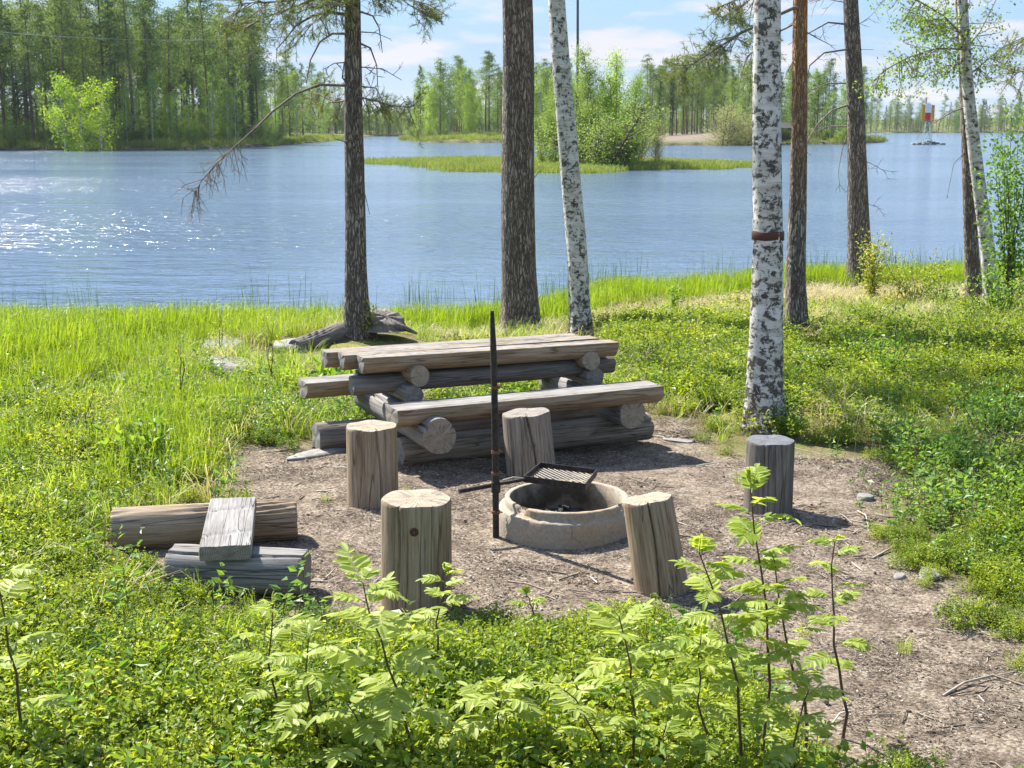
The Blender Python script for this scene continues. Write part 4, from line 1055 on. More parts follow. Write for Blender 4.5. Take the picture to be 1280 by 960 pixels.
# ------------------------------------------------------------------ shrubs and saplings
def rowan_leaf(mb, p, d, L_, rs, stem=0, leaf=1):
    """pinnate leaf: arched rib with paired leaflets and one at the tip"""
    d = norm(np.array(d)); side = norm(np.cross(d, (0, 0, 1.)) + rs.normal(size=3) * .1); up = np.cross(side, d)
    if up[2] < 0: up = -up
    n = rs.integers(5, 8); droop = rs.uniform(.25, .9)
    f = lambda s: np.array(p) + d * L_ * s + np.array([0, 0, -1.]) * droop * L_ * s * s * .6
    n += 1; S_ = np.linspace(0, 1, 6); tube(mb, [f(s) for s in S_], np.linspace(.0018, .0008, 6), 4, 2)
    lv = []
    for k in range(n):
        s = .22 + .74 * k / (n - 1); T = norm(f(min(1, s + .05)) - f(s - .05)); U = np.cross(side, T); U = U if U[2] > 0 else -U
        ll = L_ * .36 * (math.sin(math.pi * (.25 + .6 * k / (n - 1)))) + .008
        for sg in (-1, 1): lv.append((f(s), norm(side * sg * .92 + T * .55 - U * .05 + rs.normal(size=3) * .08), ll, U))
    lv.append((f(1.0), norm(f(1.0) - f(.9)), L_ * .33, np.cross(side, norm(f(1.) - f(.9))) * (1)))
    for c, dd, ll, U in lv:
        U = U if U[2] > 0 else -U
        Sx = norm(np.cross(dd, U)); U2 = np.cross(Sx, dd); U2 = U2 if U2[2] > 0 else -U2
        w_ = ll * .40; rows = []
        bend = rs.uniform(-.05, .28)
        for t_, wf in ((0, .12), (.22, .85), (.5, 1.0), (.78, .7), (1.0, .05)):
            m_ = c + dd * ll * t_ - U2 * ll * bend * t_ * t_
            rows += [m_ - Sx * w_ * .5 * wf + U2 * w_ * .16 * wf, m_, m_ + Sx * w_ * .5 * wf + U2 * w_ * .16 * wf]
        ff = []
        for r_ in range(4):
            for q in range(2): a0 = r_ * 3 + q; ff.append((a0, a0 + 1, a0 + 4, a0 + 3))
        mb.add(rows, ff, leaf)
M['petiole'] = flat('green leaf stalk', (0.22, 0.27, 0.09))
def rowan(base, tip, label, seed, nleaf=9, L_=0.17, bare=.35, stems=1):
    rs = np.random.default_rng(seed)
    b0 = Vector(base); t = tag(empty('rowan_sapling', base), label, 'sapling', 'young rowan saplings in the foreground')
    v = np.array(Vector(tip) - b0); m_ = 9; st_ = MB(); fo = MB()
    pts = [v * s + rs.normal(size=3) * .006 + np.array([v[0] * .0, 0, 0]) + np.array([.02, 0, 0]) * math.sin(s * 5 + seed) for s in np.linspace(0, 1, m_)]
    pts[0] = np.array([0, 0, -.03]); H = np.linalg.norm(v)
    tube(st_, pts, np.linspace(.0055 * min(1.2, .5 + H), .002, m_), 7, 0)
    nleaf = int(nleaf * 1.25); L_ *= .94
    for k in range(nleaf):
        s = bare + (1 - bare) * ((k + .3) / nleaf) ** .75; ii = min(m_ - 2, int(s * (m_ - 1))); f = s * (m_ - 1) - ii
        p = pts[ii] * (1 - f) + pts[ii + 1] * f; az = k * 2.4 + seed
        el = .25 + .55 * s
        d = np.array([math.cos(az) * math.cos(el), math.sin(az) * math.cos(el), math.sin(el) * .8])
        rowan_leaf(fo, p, d, L_ * rs.uniform(.75, 1.15) * (1.0 if s < .9 else .85), rs)
    for k in range(2): rowan_leaf(fo, pts[-1], norm(np.array([rs.normal() * .4, rs.normal() * .4, 1])), L_ * .45, rs)
    st_.obj('stem', M['stem'], t); fo.obj('foliage', [M['stem'], M['rowan_leaf'], M['petiole']], t)
    return t
def rp(bx, by, tx, ty, label, seed, **kw):
    """sapling from the ground pixel (bx, by) to the tip pixel (tx, ty) at the same distance"""
    b0 = gnd(bx, by); tip = at_y(tx, ty, b0.y - kw.pop('fwd', 0.0)); return rowan(b0, tip, label, seed, **kw)
rp(965, 995, 938, 612, 'tallest rowan sapling, its crown before the dark log stool', 61, nleaf=15, L_=.155, bare=.30)
rp(935, 1010, 885, 690, 'rowan sapling left of the tallest one, below the leaning log stool', 62, nleaf=12, L_=.16)
rp(1005, 985, 975, 700, 'dark stemmed rowan sapling just right of the tallest one', 63, nleaf=11, L_=.15)
rp(1052, 925, 1045, 678, 'slender separate rowan sapling standing over the dirt path', 64, nleaf=10, L_=.13, bare=.3)
rp(905, 1000, 868, 800, 'short rowan sapling at the foot of the right group', 65, nleaf=10, L_=.15, bare=.25)
rp(985, 1020, 1000, 860, 'low spreading rowan sapling right of the group, at the bottom edge', 66, nleaf=8, L_=.14, bare=.2)
rp(805, 1000, 770, 772, 'rowan sapling with arching leaves between stool and right group', 67, nleaf=9, L_=.17, bare=.45)
rp(765, 1000, 712, 860, 'small rowan sapling by the bottom edge, middle of the foreground', 68, nleaf=7, L_=.15, bare=.35)
rp(520, 1000, 462, 732, 'largest left rowan sapling, leaning in front of the near log stool', 69, nleaf=12, L_=.20, bare=.38)
rp(405, 985, 385, 800, 'pale rowan sapling at the left of the leaning one', 70, nleaf=10, L_=.17, bare=.25)
rp(360, 940, 335, 760, 'small rowan sapling below the grey cut log', 71, nleaf=8, L_=.15, bare=.3)
rp(556, 880, 548, 716, 'slim rowan sapling right before the near log stool', 72, nleaf=8, L_=.12, bare=.45)
rp(625, 985, 616, 868, 'spreading rowan sapling at the bottom, centre left', 73, nleaf=8, L_=.18, bare=.7)
rp(455, 1010, 440, 880, 'low bushy rowan sapling at the bottom edge, left of centre', 74, nleaf=10, L_=.17, bare=.2)
rp(25, 985, 2, 700, 'rowan sapling cut by the left edge of the view', 75, nleaf=8, L_=.17, bare=.35)
rp(575, 985, 570, 905, 'tiny rowan sapling in the grass at the bottom edge', 76, nleaf=6, L_=.13, bare=.2)
rp(848, 1000, 832, 905, 'tiny rowan sapling left of the right group at the bottom edge', 77, nleaf=6, L_=.13, bare=.2)
rp(690, 790, 652, 745, 'very small rowan sapling in front of the fire ring', 78, nleaf=5, L_=.10, bare=.2)

def shrub(base, H, W_, ns, label, seed, leafm, cat='shrub', name='shrub', ll=.035, nl=40, grp=None, lean=0):
    rs = np.random.default_rng(seed); t = tag(empty(name, tuple(base)), label, cat, grp); st_ = MB(); fo = MB()
    for k in range(ns):
        az = rs.uniform(0, 6.28); off = W_ * rs.uniform(.1, 1) * .5; h = H * rs.uniform(.6, 1)
        e = np.array([math.cos(az) * off + lean * h, math.sin(az) * off, h]); pts = [e * s + np.array([0, 0, 0]) + rs.normal(size=3) * .012 for s in np.linspace(0, 1, 6)]
        tube(st_, pts, np.linspace(.003 + .004 * H, .0015, 6), 5)
        C = []; D = []
        for q in range(nl // max(1, ns // 2) if ns > 3 else nl):
            s = rs.uniform(.15, 1); ii = min(4, int(s * 5)); f = s * 5 - ii; p = pts[ii] * (1 - f) + pts[ii + 1] * f
            dv = norm(rs.normal(size=3) + np.array([0, 0, .3])); l = rs.uniform(.01, .10 + .08 * H)
            C.append(p + dv * l); D.append(dv + rs.normal(size=3) * .4)
        leaves(fo, C, D, rs.uniform(.6, 1.2, len(C)) * ll, ll * .55, 0, rs=rs)
    st_.obj('stem', M['stem'], t); fo.obj('foliage', M[leafm], t); return t
def sp(px, py, H, W_, ns, label, seed, leafm, **kw):
    p = gnd(px, py); return shrub((p.x, p.y, p.z - .01), H, W_, ns, label, seed, leafm, **kw)
sp(1088, 385, 1.0, .5, 9, 'yellow and orange leafed shrub growing against the grey pine', 81, 'yellow_leaf', nl=420, ll=.05)
sp(1140, 388, .7, .9, 11, 'low yellowish shrub between the grey pine and the thin dark pine', 82, 'yellow_leaf', nl=420, ll=.05)
sp(1262, 400, 2.4, .8, 9, 'tall leafy green bush at the right edge beside the thin birch', 83, 'dark_leaf', nl=1000, ll=.06, cat='bush', name='bush')
sp(1283, 380, 2.9, .8, 6, 'taller yellowish green bush cut by the right edge', 84, 'birch_leaf', nl=900, ll=.055, cat='bush', name='bush')
sp(1245, 405, .6, .8, 8, 'low green bush at the foot of the thin birch', 85, 'birch_leaf', nl=300, ll=.05)
sp(1180, 392, .45, .6, 7, 'low leafy shrub left of the thin dark pine', 86, 'birch_leaf', nl=160, ll=.045)
sp(1113, 490, .62, .35, 4, 'dark green seedling standing in the berry shrubs right of the birch', 87, 'dark_leaf', nl=130, ll=.05)
sp(1080, 470, .35, .5, 6, 'low green shrub left of the dark green seedling', 88, 'dark_leaf', nl=120, ll=.05)
sp(1240, 560, .45, .9, 14, 'dark green shrub clump at the right edge of the path', 89, 'dark_leaf', nl=700, ll=.04)
sp(1200, 600, .34, .8, 14, 'lower green shrub clump in front of the dark one', 90, 'dark_leaf', nl=600, ll=.035)
sp(1275, 655, .35, .6, 12, 'bright green shrub clump cut by the right edge', 91, 'birch_leaf', nl=500, ll=.035)
sp(842, 396, .55, .35, 5, 'pale green sapling bush right behind the end of the table', 92, 'birch_leaf', nl=120, ll=.05)
sp(852, 440, .35, .35, 4, 'low sapling between the table and the birch', 93, 'yellow_leaf', nl=80, ll=.045)
sp(720, 418, .42, .05, 1, 'bare dark twig plant left of the leaning birch', 94, 'yellow_leaf', nl=3, ll=.03)
sp(345, 500, .85, .10, 2, 'tall reddish herb stalk in the grass left of the table', 95, 'yellow_leaf', nl=45, ll=.04)
sp(277, 450, .62, .10, 2, 'yellow topped herb stalk left of the taller reddish one', 96, 'yellow_leaf', nl=40, ll=.04)
sp(232, 520, .65, .16, 3, 'dark bare stalked herb in the left meadow', 97, 'yellow_leaf', nl=30, ll=.03)
sp(107, 570, .50, .16, 3, 'reddish stalked herb at the left of the meadow', 98, 'yellow_leaf', nl=30, ll=.03)
sp(465, 425, .45, .12, 2, 'yellow leafed seedling at the foot of the left pine', 99, 'yellow_leaf', nl=50, ll=.04)
sp(980, 545, .25, .35, 7, 'berry shrub clump at the foot of the nearest birch', 100, 'dark_leaf', nl=200, ll=.025)
sp(1110, 395, .30, .5, 6, 'olive shrub at the foot of the pines, before the sedge', 101, 'yellow_leaf', nl=160, ll=.04)
sp(180, 590, .30, .35, 10, 'bright green herb clump in the left meadow', 102, 'birch_leaf', nl=160, ll=.07)
sp(410, 500, .26, .8, 12, 'broad leafed green herbs beside the left end of the bench', 103, 'birch_leaf', nl=320, ll=.09)

# ------------------------------------------------------------------ ground cover (uncountable): instanced patches
def src_collection(name, meshes):
    c = bpy.data.collections.new(name)
    for k, me in enumerate(meshes):
        o = bpy.data.objects.new(f'{name}_{k}', me); c.objects.link(o)
    return c
def gn_scatter(name, pts, rot, scl, idx, coll, label=None):
    me = bpy.data.meshes.new(name); n = len(pts)
    me.vertices.add(n); me.vertices.foreach_set('co', np.asarray(pts, np.float32).ravel())
    a = me.attributes.new('rot', 'FLOAT_VECTOR', 'POINT'); a.data.foreach_set('vector', np.asarray(rot, np.float32).ravel())
    a = me.attributes.new('scl', 'FLOAT', 'POINT'); a.data.foreach_set('value', np.asarray(scl, np.float32))
    a = me.attributes.new('idx', 'INT', 'POINT'); a.data.foreach_set('value', np.asarray(idx, np.int32))
    o = bpy.data.objects.new(name, me); COL.objects.link(o)
    ng = bpy.data.node_groups.new(name, 'GeometryNodeTree')
    ng.interface.new_socket('Geometry', in_out='INPUT', socket_type='NodeSocketGeometry')
    ng.interface.new_socket('Geometry', in_out='OUTPUT', socket_type='NodeSocketGeometry')
    gi = ng.nodes.new('NodeGroupInput'); go = ng.nodes.new('NodeGroupOutput')
    ip = ng.nodes.new('GeometryNodeInstanceOnPoints'); ci = ng.nodes.new('GeometryNodeCollectionInfo')
    ci.inputs['Collection'].default_value = coll; ci.inputs['Separate Children'].default_value = True; ci.inputs['Reset Children'].default_value = True
    def na(nm, ty):
        q = ng.nodes.new('GeometryNodeInputNamedAttribute'); q.data_type = ty; q.inputs['Name'].default_value = nm; return q.outputs['Attribute']
    L = ng.links.new
    L(gi.outputs[0], ip.inputs['Points']); L(ci.outputs[0], ip.inputs['Instance'])
    ip.inputs['Pick Instance'].default_value = True
    L(na('idx', 'INT'), ip.inputs['Instance Index'])
    er = ng.nodes.new('FunctionNodeEulerToRotation'); L(na('rot', 'FLOAT_VECTOR'), er.inputs[0]); L(er.outputs[0], ip.inputs['Rotation'])
    L(na('scl', 'FLOAT'), ip.inputs['Scale'])
    L(ip.outputs[0], go.inputs[0])
    md = o.modifiers.new('scatter', 'NODES'); md.node_group = ng
    return tag(o, label, None, None, 'stuff')

def m_berry(seed, R_=0.13, ns=34, h=(.07, .17), ll=.016, nl=20):
    rs = np.random.default_rng(seed); mb = MB(); C = []; D = []
    for k in range(ns):
        a = rs.uniform(0, 6.28); r = R_ * math.sqrt(rs.uniform(0, 1)); b0 = np.array([r * math.cos(a), r * math.sin(a), -.01])
        H = rs.uniform(*h); e = b0 + np.array([rs.normal() * .03, rs.normal() * .03, H])
        if k % 3 == 0: tube(mb, [b0, e], [.0012, .0008], 3, 1)
        s = rs.uniform(.25, 1, nl)[:, None]; p = b0 + (e - b0) * s
        d = norm(rs.normal(size=(nl, 3)) * [1, 1, .4] + [0, 0, .35]); C.append(p + d * .006); D.append(d)
    C = np.concatenate(C); D = np.concatenate(D)
    leaves(mb, C, D, rs.uniform(.7, 1.3, len(C)) * ll, rs.uniform(.5, .75, len(C)) * ll, 0, rs=rs)
    return mb.mesh('berry', [M['berry_leaf'], M['stem']])
def m_grass(seed, R_, n, h, w_, bend, mat, dry=0):
    rs = np.random.default_rng(seed); mb = MB()
    a = rs.uniform(0, 6.28, n); r = R_ * np.sqrt(rs.uniform(0, 1, n)); Bp = np.stack([r * np.cos(a), r * np.sin(a), np.full(n, -.015)], 1)
    a2 = a + rs.normal(size=n) * .9; D = np.stack([np.cos(a2), np.sin(a2), np.zeros(n)], 1)
    blades(mb, Bp, D, rs.uniform(*h, n), rs.uniform(.7, 1.3, n) * w_, rs.uniform(*bend, n), 0, rs)
    mats = [M[mat]]
    if dry:
        k = dry; a = rs.uniform(0, 6.28, k); r = R_ * np.sqrt(rs.uniform(0, 1, k)); Bp = np.stack([r * np.cos(a), r * np.sin(a), np.full(k, -.01)], 1)
        blades(mb, Bp, np.stack([np.cos(a * 3), np.sin(a * 3), np.zeros(k)], 1), rs.uniform(h[0] * .5, h[1] * .8, k), w_, rs.uniform(.4, 1.3, k), 1, rs); mats.append(M['straw'])
    return mb.mesh('tuft', mats)
def m_litter(seed, n=95, R_=.16):
    rs = np.random.default_rng(seed); mb = MB()
    for k in range(n):
        a = rs.uniform(0, 6.28); r = R_ * math.sqrt(rs.uniform(0, 1)); c = np.array([r * math.cos(a), r * math.sin(a), .002 + rs.uniform(0, .004)])
        t = rs.uniform(0, 3.14); q = rs.uniform()
        if q < .50:  # pine needle pair / thin twig
            l = rs.uniform(.015, .04); d = np.array([math.cos(t), math.sin(t), rs.uniform(-.15, .15)]) * l / 2
            tube(mb, [c - d, c + np.array([0, 0, .003]), c + d], rs.uniform(.0006, .0013), 3)
        elif q < .975:  # chip or bark flake
            l, w_ = rs.uniform(.005, .017), rs.uniform(.003, .010); ex, ey = np.array([math.cos(t), math.sin(t), rs.uniform(-.3, .3)]), np.array([-math.sin(t), math.cos(t), rs.uniform(-.3, .3)])
            v = np.array([c - ex * l / 2 - ey * w_ / 2, c + ex * l / 2 * rs.uniform(.6, 1) - ey * w_ / 2, c + ex * l / 2 + ey * w_ / 2 * rs.uniform(.4, 1), c - ex * l / 2 * rs.uniform(.5, 1) + ey * w_ / 2]) + [0, 0, .002]
            mb.add(np.vstack([v, v - [0, 0, .003]]), [(0, 1, 2, 3), (0, 4, 5, 1), (1, 5, 6, 2), (2, 6, 7, 3), (3, 7, 4, 0)])
        else:
            l = rs.uniform(.04, .10); d = np.array([math.cos(t), math.sin(t), 0]) * l / 2
            tube(mb, [c - d, c + rs.normal(size=3) * .003 + [0, 0, .004], c + d], [.002, .0018, .001], 5)
    return mb.mesh('litter', M['litter'])
C_berry = src_collection('src_berry', [m_berry(s, ll=(.015, .019, .013, .026, .017, .023)[s], nl=(20, 20, 20, 13, 20, 15)[s], h=((.07, .17), (.07, .17), (.05, .13), (.10, .22), (.07, .17), (.08, .20))[s]) for s in range(6)])
C_grass = src_collection('src_grass', [m_grass(20 + s, .07, 34, (.10, .30), .0045, (.2, .9), 'grass', 8) for s in range(5)])
C_sedge = src_collection('src_sedge', [m_grass(30 + s, .16, 70, (.22, .52), .0065, (.05, .45), 'sedge', 3) for s in range(5)])
C_dry = src_collection('src_dry', [m_grass(40 + s, .12, 46, (.08, .28), .005, (.5, 1.5), 'straw') for s in range(4)])
C_reed = src_collection('src_reed', [m_grass(50 + s, .20, 9, (.35, .85), .007, (.0, .22), 'reed') for s in range(5)])
def m_herb(seed):
    rs = np.random.default_rng(seed); mb = MB()
    for q in range(rs.integers(3, 7)):
        b0 = np.array([rs.normal() * .05, rs.normal() * .05, -.01]); H = rs.uniform(.08, .22); e = b0 + [rs.normal() * .04, rs.normal() * .04, H]
        tube(mb, [b0, (b0 + e) / 2 + rs.normal(size=3) * .006, e], [.0016, .0012, .0008], 4, 1)
        n = rs.integers(5, 11); sN = np.linspace(.3, 1, n)[:, None]; a = np.arange(n) * 2.4 + rs.uniform(0, 6)
        D = np.stack([np.cos(a), np.sin(a), rs.uniform(-.1, .6, n)], 1); leaves(mb, b0 + (e - b0) * sN, D, rs.uniform(.022, .05, n), rs.uniform(.012, .024, n), 0, rs=rs)
    return mb.mesh('herb', [M['birch_leaf'] if seed % 2 else M['dark_leaf'], M['stem']])
C_herb = src_collection('src_herb', [m_herb(170 + s) for s in range(6)])
def m_coarse(seed):
    rs = np.random.default_rng(seed); mb = MB()
    for q in range(5):
        c = np.array([rs.normal() * .12, rs.normal() * .12, .005]); t = rs.uniform(0, 6.28); L_ = rs.uniform(.04, .16); d = np.array([math.cos(t), math.sin(t), 0])
        tube(mb, [c - d * L_ / 2, c + rs.normal(size=3) * [.012, .012, .003] + [0, 0, .003], c + d * L_ / 2], [.0035, .003, .0015], 5)
        e = c + norm(d + rs.normal(size=3) * [.6, .6, .05]) * L_ * .4; tube(mb, [c, e], [.002, .001], 4)
    for q in range(7):      # small stones, cone scales, charcoal
        c = np.array([rs.normal() * .12, rs.normal() * .12, .004]); r = rs.uniform(.004, .013); a = np.linspace(0, 2 * np.pi, 7)[:-1]
        rr = r * rs.uniform(.7, 1.2, 6); lo = np.stack([c[0] + rr * np.cos(a), c[1] + rr * np.sin(a), np.full(6, -.002)], 1); hi = lo + [0, 0, r * .8]; hi[:, :2] = c[:2] + (hi[:, :2] - c[:2]) * .65
        i6 = np.arange(6); mb.add(np.vstack([lo, hi]), np.stack([i6, (i6 + 1) % 6, 6 + (i6 + 1) % 6, 6 + i6], 1)); mb.f.append((np.array([(6, 7, 8, 9), (6, 9, 10, 11)]) + mb.n - 12, 0, False))
    return mb.mesh('coarse', M['litter'])
C_coarse = src_collection('src_coarse', [m_coarse(190 + s) for s in range(6)])
C_lit = src_collection('src_litter', [m_litter(60 + s) for s in range(6)])

wG, wH = Waves(21, 0.9), Waves(22, 2.6)
VIEWW = lambda y: 0.42 * y + 1.6          # half width covered at distance y
def scatter(n, y0, y1, dens, seed, near_bias=1.0, xlim=None):
    rs = np.random.default_rng(seed)
    # uniform by area in a wedge
    ymax = VIEWW(y1); y = rs.uniform(y0, y1, n * 3); x = rs.uniform(-ymax, ymax, n * 3)
    k = np.abs(x) < VIEWW(y); x, y = x[k], y[k]
    p = dens(x, y); k = rs.uniform(0, 1, len(x)) < p; x, y = x[k], y[k]
    return x[:n], y[:n], rs
def put(name, x, y, rs, coll, nv, smin, smax, tilt=.12, dz=0, z=None, label=None, big=0.0, fade=False):
    zz = height(x, y) + dz if z is None else z
    n = len(x); rot = np.stack([rs.normal(size=n) * tilt, rs.normal(size=n) * tilt, rs.uniform(0, 6.28, n)], 1)
    s = rs.uniform(smin, smax, n) * (1 + big * np.maximum(0, y - 5))
    if fade: s = s * (.5 + .5 * sstep(.05, -.7, poly_sd(DIRT, x, y)))
    gn_scatter(name, np.stack([x, y, zz], 1), rot, s, rs.integers(0, nv, n), coll, label)
    print(name, n)
CLR = [(gnd(px_, py_), rx_, ry_) for px_, py_, rx_, ry_ in ((400, 432, .60, .7), (485, 425, .50, 1.25), (285, 462, .30, .5), (280, 438, .34, .5), (150, 477, .22, .5), (870, 374, .4, .8), (1036, 494, .2, .35), (1262, 518, .35, .5), (365, 438, .4, .8), (447, 428, .36, 1.7), (651, 430, .42, 1.7), (726, 428, .32, 1.6), (996, 428, .3, 1.5), (1077, 372, .36, 1.6), (1219, 388, .25, 1.3), (1241, 396, .25, 1.3), (955, 552, .24, .5))]
def keepout(x, y):
    k = np.ones(x.shape)
    for c_, rx_, ry_ in CLR: k *= np.where(((x - c_.x) / rx_) ** 2 + ((y - c_.y + ry_ * .55) / ry_) ** 2 < 1, .10, 1)
    k *= np.where(np.hypot(x - RINGC[0], y - RINGC[1]) < .42, 0, 1)
    tx, ty = x - TC[0], y - TC[1]; k *= np.where((np.abs(tx * math.cos(TA) + ty * math.sin(TA)) < 1.1) & (np.abs(-tx * math.sin(TA) + ty * math.cos(TA)) < .5), .06, 1)
    for (sx, sy, sr) in ((-.79, 7.23, .17), (-.43, 5.66, .18), (.12, 7.86, .18), (.7, 5.84, .15), (1.42, 7.06, .16)): k *= np.where(np.hypot(x - sx, y - sy) < sr, 0, 1)
    k *= np.where((x > -2.05) & (x < -1.1) & (np.abs(y - 6.5) < .13), 0, 1) * np.where((x > -1.65) & (x < -.9) & (np.abs(y - 5.83) < .13), 0, 1)
    return k
def grassiness(x, y):          # left meadow
    return sstep(-.4, -1.6, x) * sstep(5.8, 7.2, y)
# berry shrubs: foreground, and right hand bank
def d_berry(x, y):
    v = 1 - dirtness(x, y); v = v * keepout(x, y)
    fore = sstep(7.0, 6.0, y)
    right = sstep(.8, 1.6, x) * sstep(7.0, 8.0, y) * sstep(17.5, 14, y) * (.12 + .80 * sstep(-.6, .4, wG(x, y)))
    left = sstep(-1, -2, x) * sstep(5.8, 6.4, y) * sstep(11, 8, y) * .35
    under = sstep(1.0, .5, np.abs(x - .2)) * sstep(8.8, 9.6, y) * .3 * sstep(14, 11, y)
    thin = .62 + .38 * sstep(-.9, .1, wH(x, y))
    return np.clip(np.maximum.reduce([fore * thin, right, left, under]), 0, 1) * v
x, y, rs = scatter(5200, 2.6, 7.4, d_berry, 101); put('berry_shrub_cover', x, y, rs, C_berry, 6, .75, 1.35, .2, fade=True)
x, y, rs = scatter(8500, 7.2, 17.5, d_berry, 102); put('berry_shrub_cover', x, y, rs, C_berry, 6, .75, 1.25, .2, big=.02, fade=True)
def d_grass(x, y):
    v = (1 - dirtness(x, y)) * keepout(x, y); patch = sstep(-.2, .8, wH(x * 1.1 + 3, y * 1.1))
    fore = sstep(6.6, 5.2, y) * .16 * (.25 + patch)
    left = grassiness(x, y) * (.5 + .5 * patch) * sstep(15, 12, y)
    right = sstep(.2, 1.5, x) * sstep(8, 9.5, y) * (.05 + .26 * patch) * sstep(20, 16, y)
    mid = sstep(9.0, 10, y) * .35
    return np.clip(np.maximum.reduce([fore, left, right, mid * np.ones_like(x)]), 0, 1) * v * sstep(18, 14, y - .2 * x)
x, y, rs = scatter(7500, 2.6, 18, d_grass, 103); put('meadow_grass', x, y, rs, C_grass, 5, .55, 1.2, .14)
x, y, rs = scatter(2600, 6.5, 14, lambda x, y: (1 - dirtness(x, y)) * keepout(x, y) * sstep(-1.5, -2.4, x) * sstep(6.8, 8, y) * (.15 + .85 * sstep(-.5, .5, wH(x + 1, y))) * .5, 131); put('lush_meadow_grass', x, y, rs, C_sedge, 5, .45, .85, .16)
x, y, rs = scatter(260, 2.6, 8, lambda x, y: dirtness(x, y) * keepout(x, y) * sstep(.55, .9, wH(x * 2, y * 2)) * .5, 111); put('meadow_grass', x, y, rs, C_grass, 5, .22, .5, .2)
x, y, rs = scatter(2800, 2.6, 12.5, lambda x, y: (1 - dirtness(x, y)) * keepout(x, y) * (.16 + .6 * sstep(.1, 1.0, wG(x + 2, y * 1.4))), 121); put('low_leafy_herbs', x, y, rs, C_herb, 6, .7, 1.4, .2)
x, y, rs = scatter(150, 3.0, 9.5, lambda x, y: dirtness(x, y) * np.where(np.hypot(x - RINGC[0], y - RINGC[1]) < .45, 0, 1), 122); put('twig_and_pebble_litter', x, y, rs, C_coarse, 6, .7, 1.3, .02)
def d_dry(x, y):
    v = (1 - dirtness(x, y)) * keepout(x, y); n_ = sstep(-.5, .6, wG(x + 7, y))
    yy = shore(x) - y
    band_ = sstep(10.5, 7.5, yy) * sstep(1.6, 3.2, yy)
    band_ = band_ * (.18 + .82 * sstep(-2, 1.5, x))
    return np.clip((band_ * (.35 + .55 * n_) + sstep(6, 8, y) * (.14 + .42 * sstep(1, 3, x) * sstep(-.2, .6, wG(x + 7, y))) + .05) * v, 0, 1)
x, y, rs = scatter(6500, 2.6, 26, d_dry, 104); put('dry_grass', x, y, rs, C_dry, 4, .5, 1.1, .15)
def d_sedge(x, y):
    s = shore(x) - y + .5 * wG(x, y) + .25 * wH(x, y)
    lim = .9 + 5.2 * sstep(-2.4, -4.4, x) + .5 * sstep(1, 3, x)
    lim = lim + .35 * np.sin(x * .9)
    return keepout(x, y) * sstep(lim + .9, lim - 1.1, s) * sstep(-1.7, -.2, s) * np.where(x < .6, 1, sstep(-1.8, -.6, s))
x, y, rs = scatter(14000, 10, 29.5, d_sedge, 105); put('shore_sedge', x, y, rs, C_sedge, 5, .75, 1.2, .06, z=np.maximum(height(x, y), WATER - .12))
x, y, rs = scatter(1100, 15, 30, lambda x, y: sstep(-4.2, -1.5, shore(x) - y) * sstep(.4, -1, shore(x) - y) * (.35 + .65 * sstep(-.3, .6, wG(x, y))), 106); put('shallow_water_reeds', x, y, rs, C_reed, 5, .7, 1.15, .05, z=np.full(len(x), WATER - .08))
x, y, rs = scatter(1700, 3.0, 10.5, lambda x, y: dirtness(x, y) * (.25 + .75 * sstep(-.8, .6, wH(x * 1.3, y * 1.3))) * np.where(np.hypot(x - RINGC[0], y - RINGC[1]) < .40, 0, 1) + .10, 107); put('ground_litter', x, y, rs, C_lit, 6, .45, .95, .03)

# ------------------------------------------------------------------ distant trees
def far_pine(seed, H=16, c0=.5, rad=1.7, n=1500):
    rs = np.random.default_rng(seed); tr = MB(); fo = MB(); bend = rs.normal(size=2) * .25
    f = lambda t: np.array([bend[0] * t * t, bend[1] * t * t, H * t])
    tube(tr, [f(t) for t in np.linspace(0, .97, 8)], np.linspace(.15, .04, 8), 6)
    C = []; D = []
    nb = 34
    for k in range(nb):
        t = c0 + (1 - c0) * (k + rs.uniform()) / nb; q = (t - c0) / (1 - c0)
        Lb = rad * (.45 + .75 * math.sin(math.pi * (.25 + .7 * q))) * rs.uniform(.5, 1.1) * (1 - .55 * q ** 3); az = rs.uniform(0, 6.28)
        d = np.array([math.cos(az), math.sin(az), rs.uniform(-.1, .45)]); p = f(t); e = p + d * Lb
        tube(tr, [p, p + d * Lb * .5 + [0, 0, -.1], e], [.035, .025, .012], 3)
        m_ = int(n / nb); s = rs.uniform(.35, 1.1, m_)[:, None]; sp_ = .28 + .16 * Lb
        C.append(p + d * Lb * s + rs.normal(size=(m_, 3)) * [sp_, sp_, sp_ * .45]); D.append(rs.normal(size=(m_, 3)) + d * .8 + [0, 0, .3])
    for k in range(5):   # dead stubs on the bare trunk
        t = rs.uniform(.6 * c0, c0); az = rs.uniform(0, 6.28); p = f(t); tube(tr, [p, p + np.array([math.cos(az), math.sin(az), -.1]) * rs.uniform(.4, 1.1)], [.02, .008], 3)
    C = np.concatenate(C); D = np.concatenate(D); leaves(fo, C, D, rs.uniform(.16, .36, len(C)), rs.uniform(.07, .14, len(C)), 0, rs=rs)
    return [('trunk', tr.mesh('far_trunk', M['trunk_far'])), ('crown', fo.mesh('far_crown', M['far_pine']))]
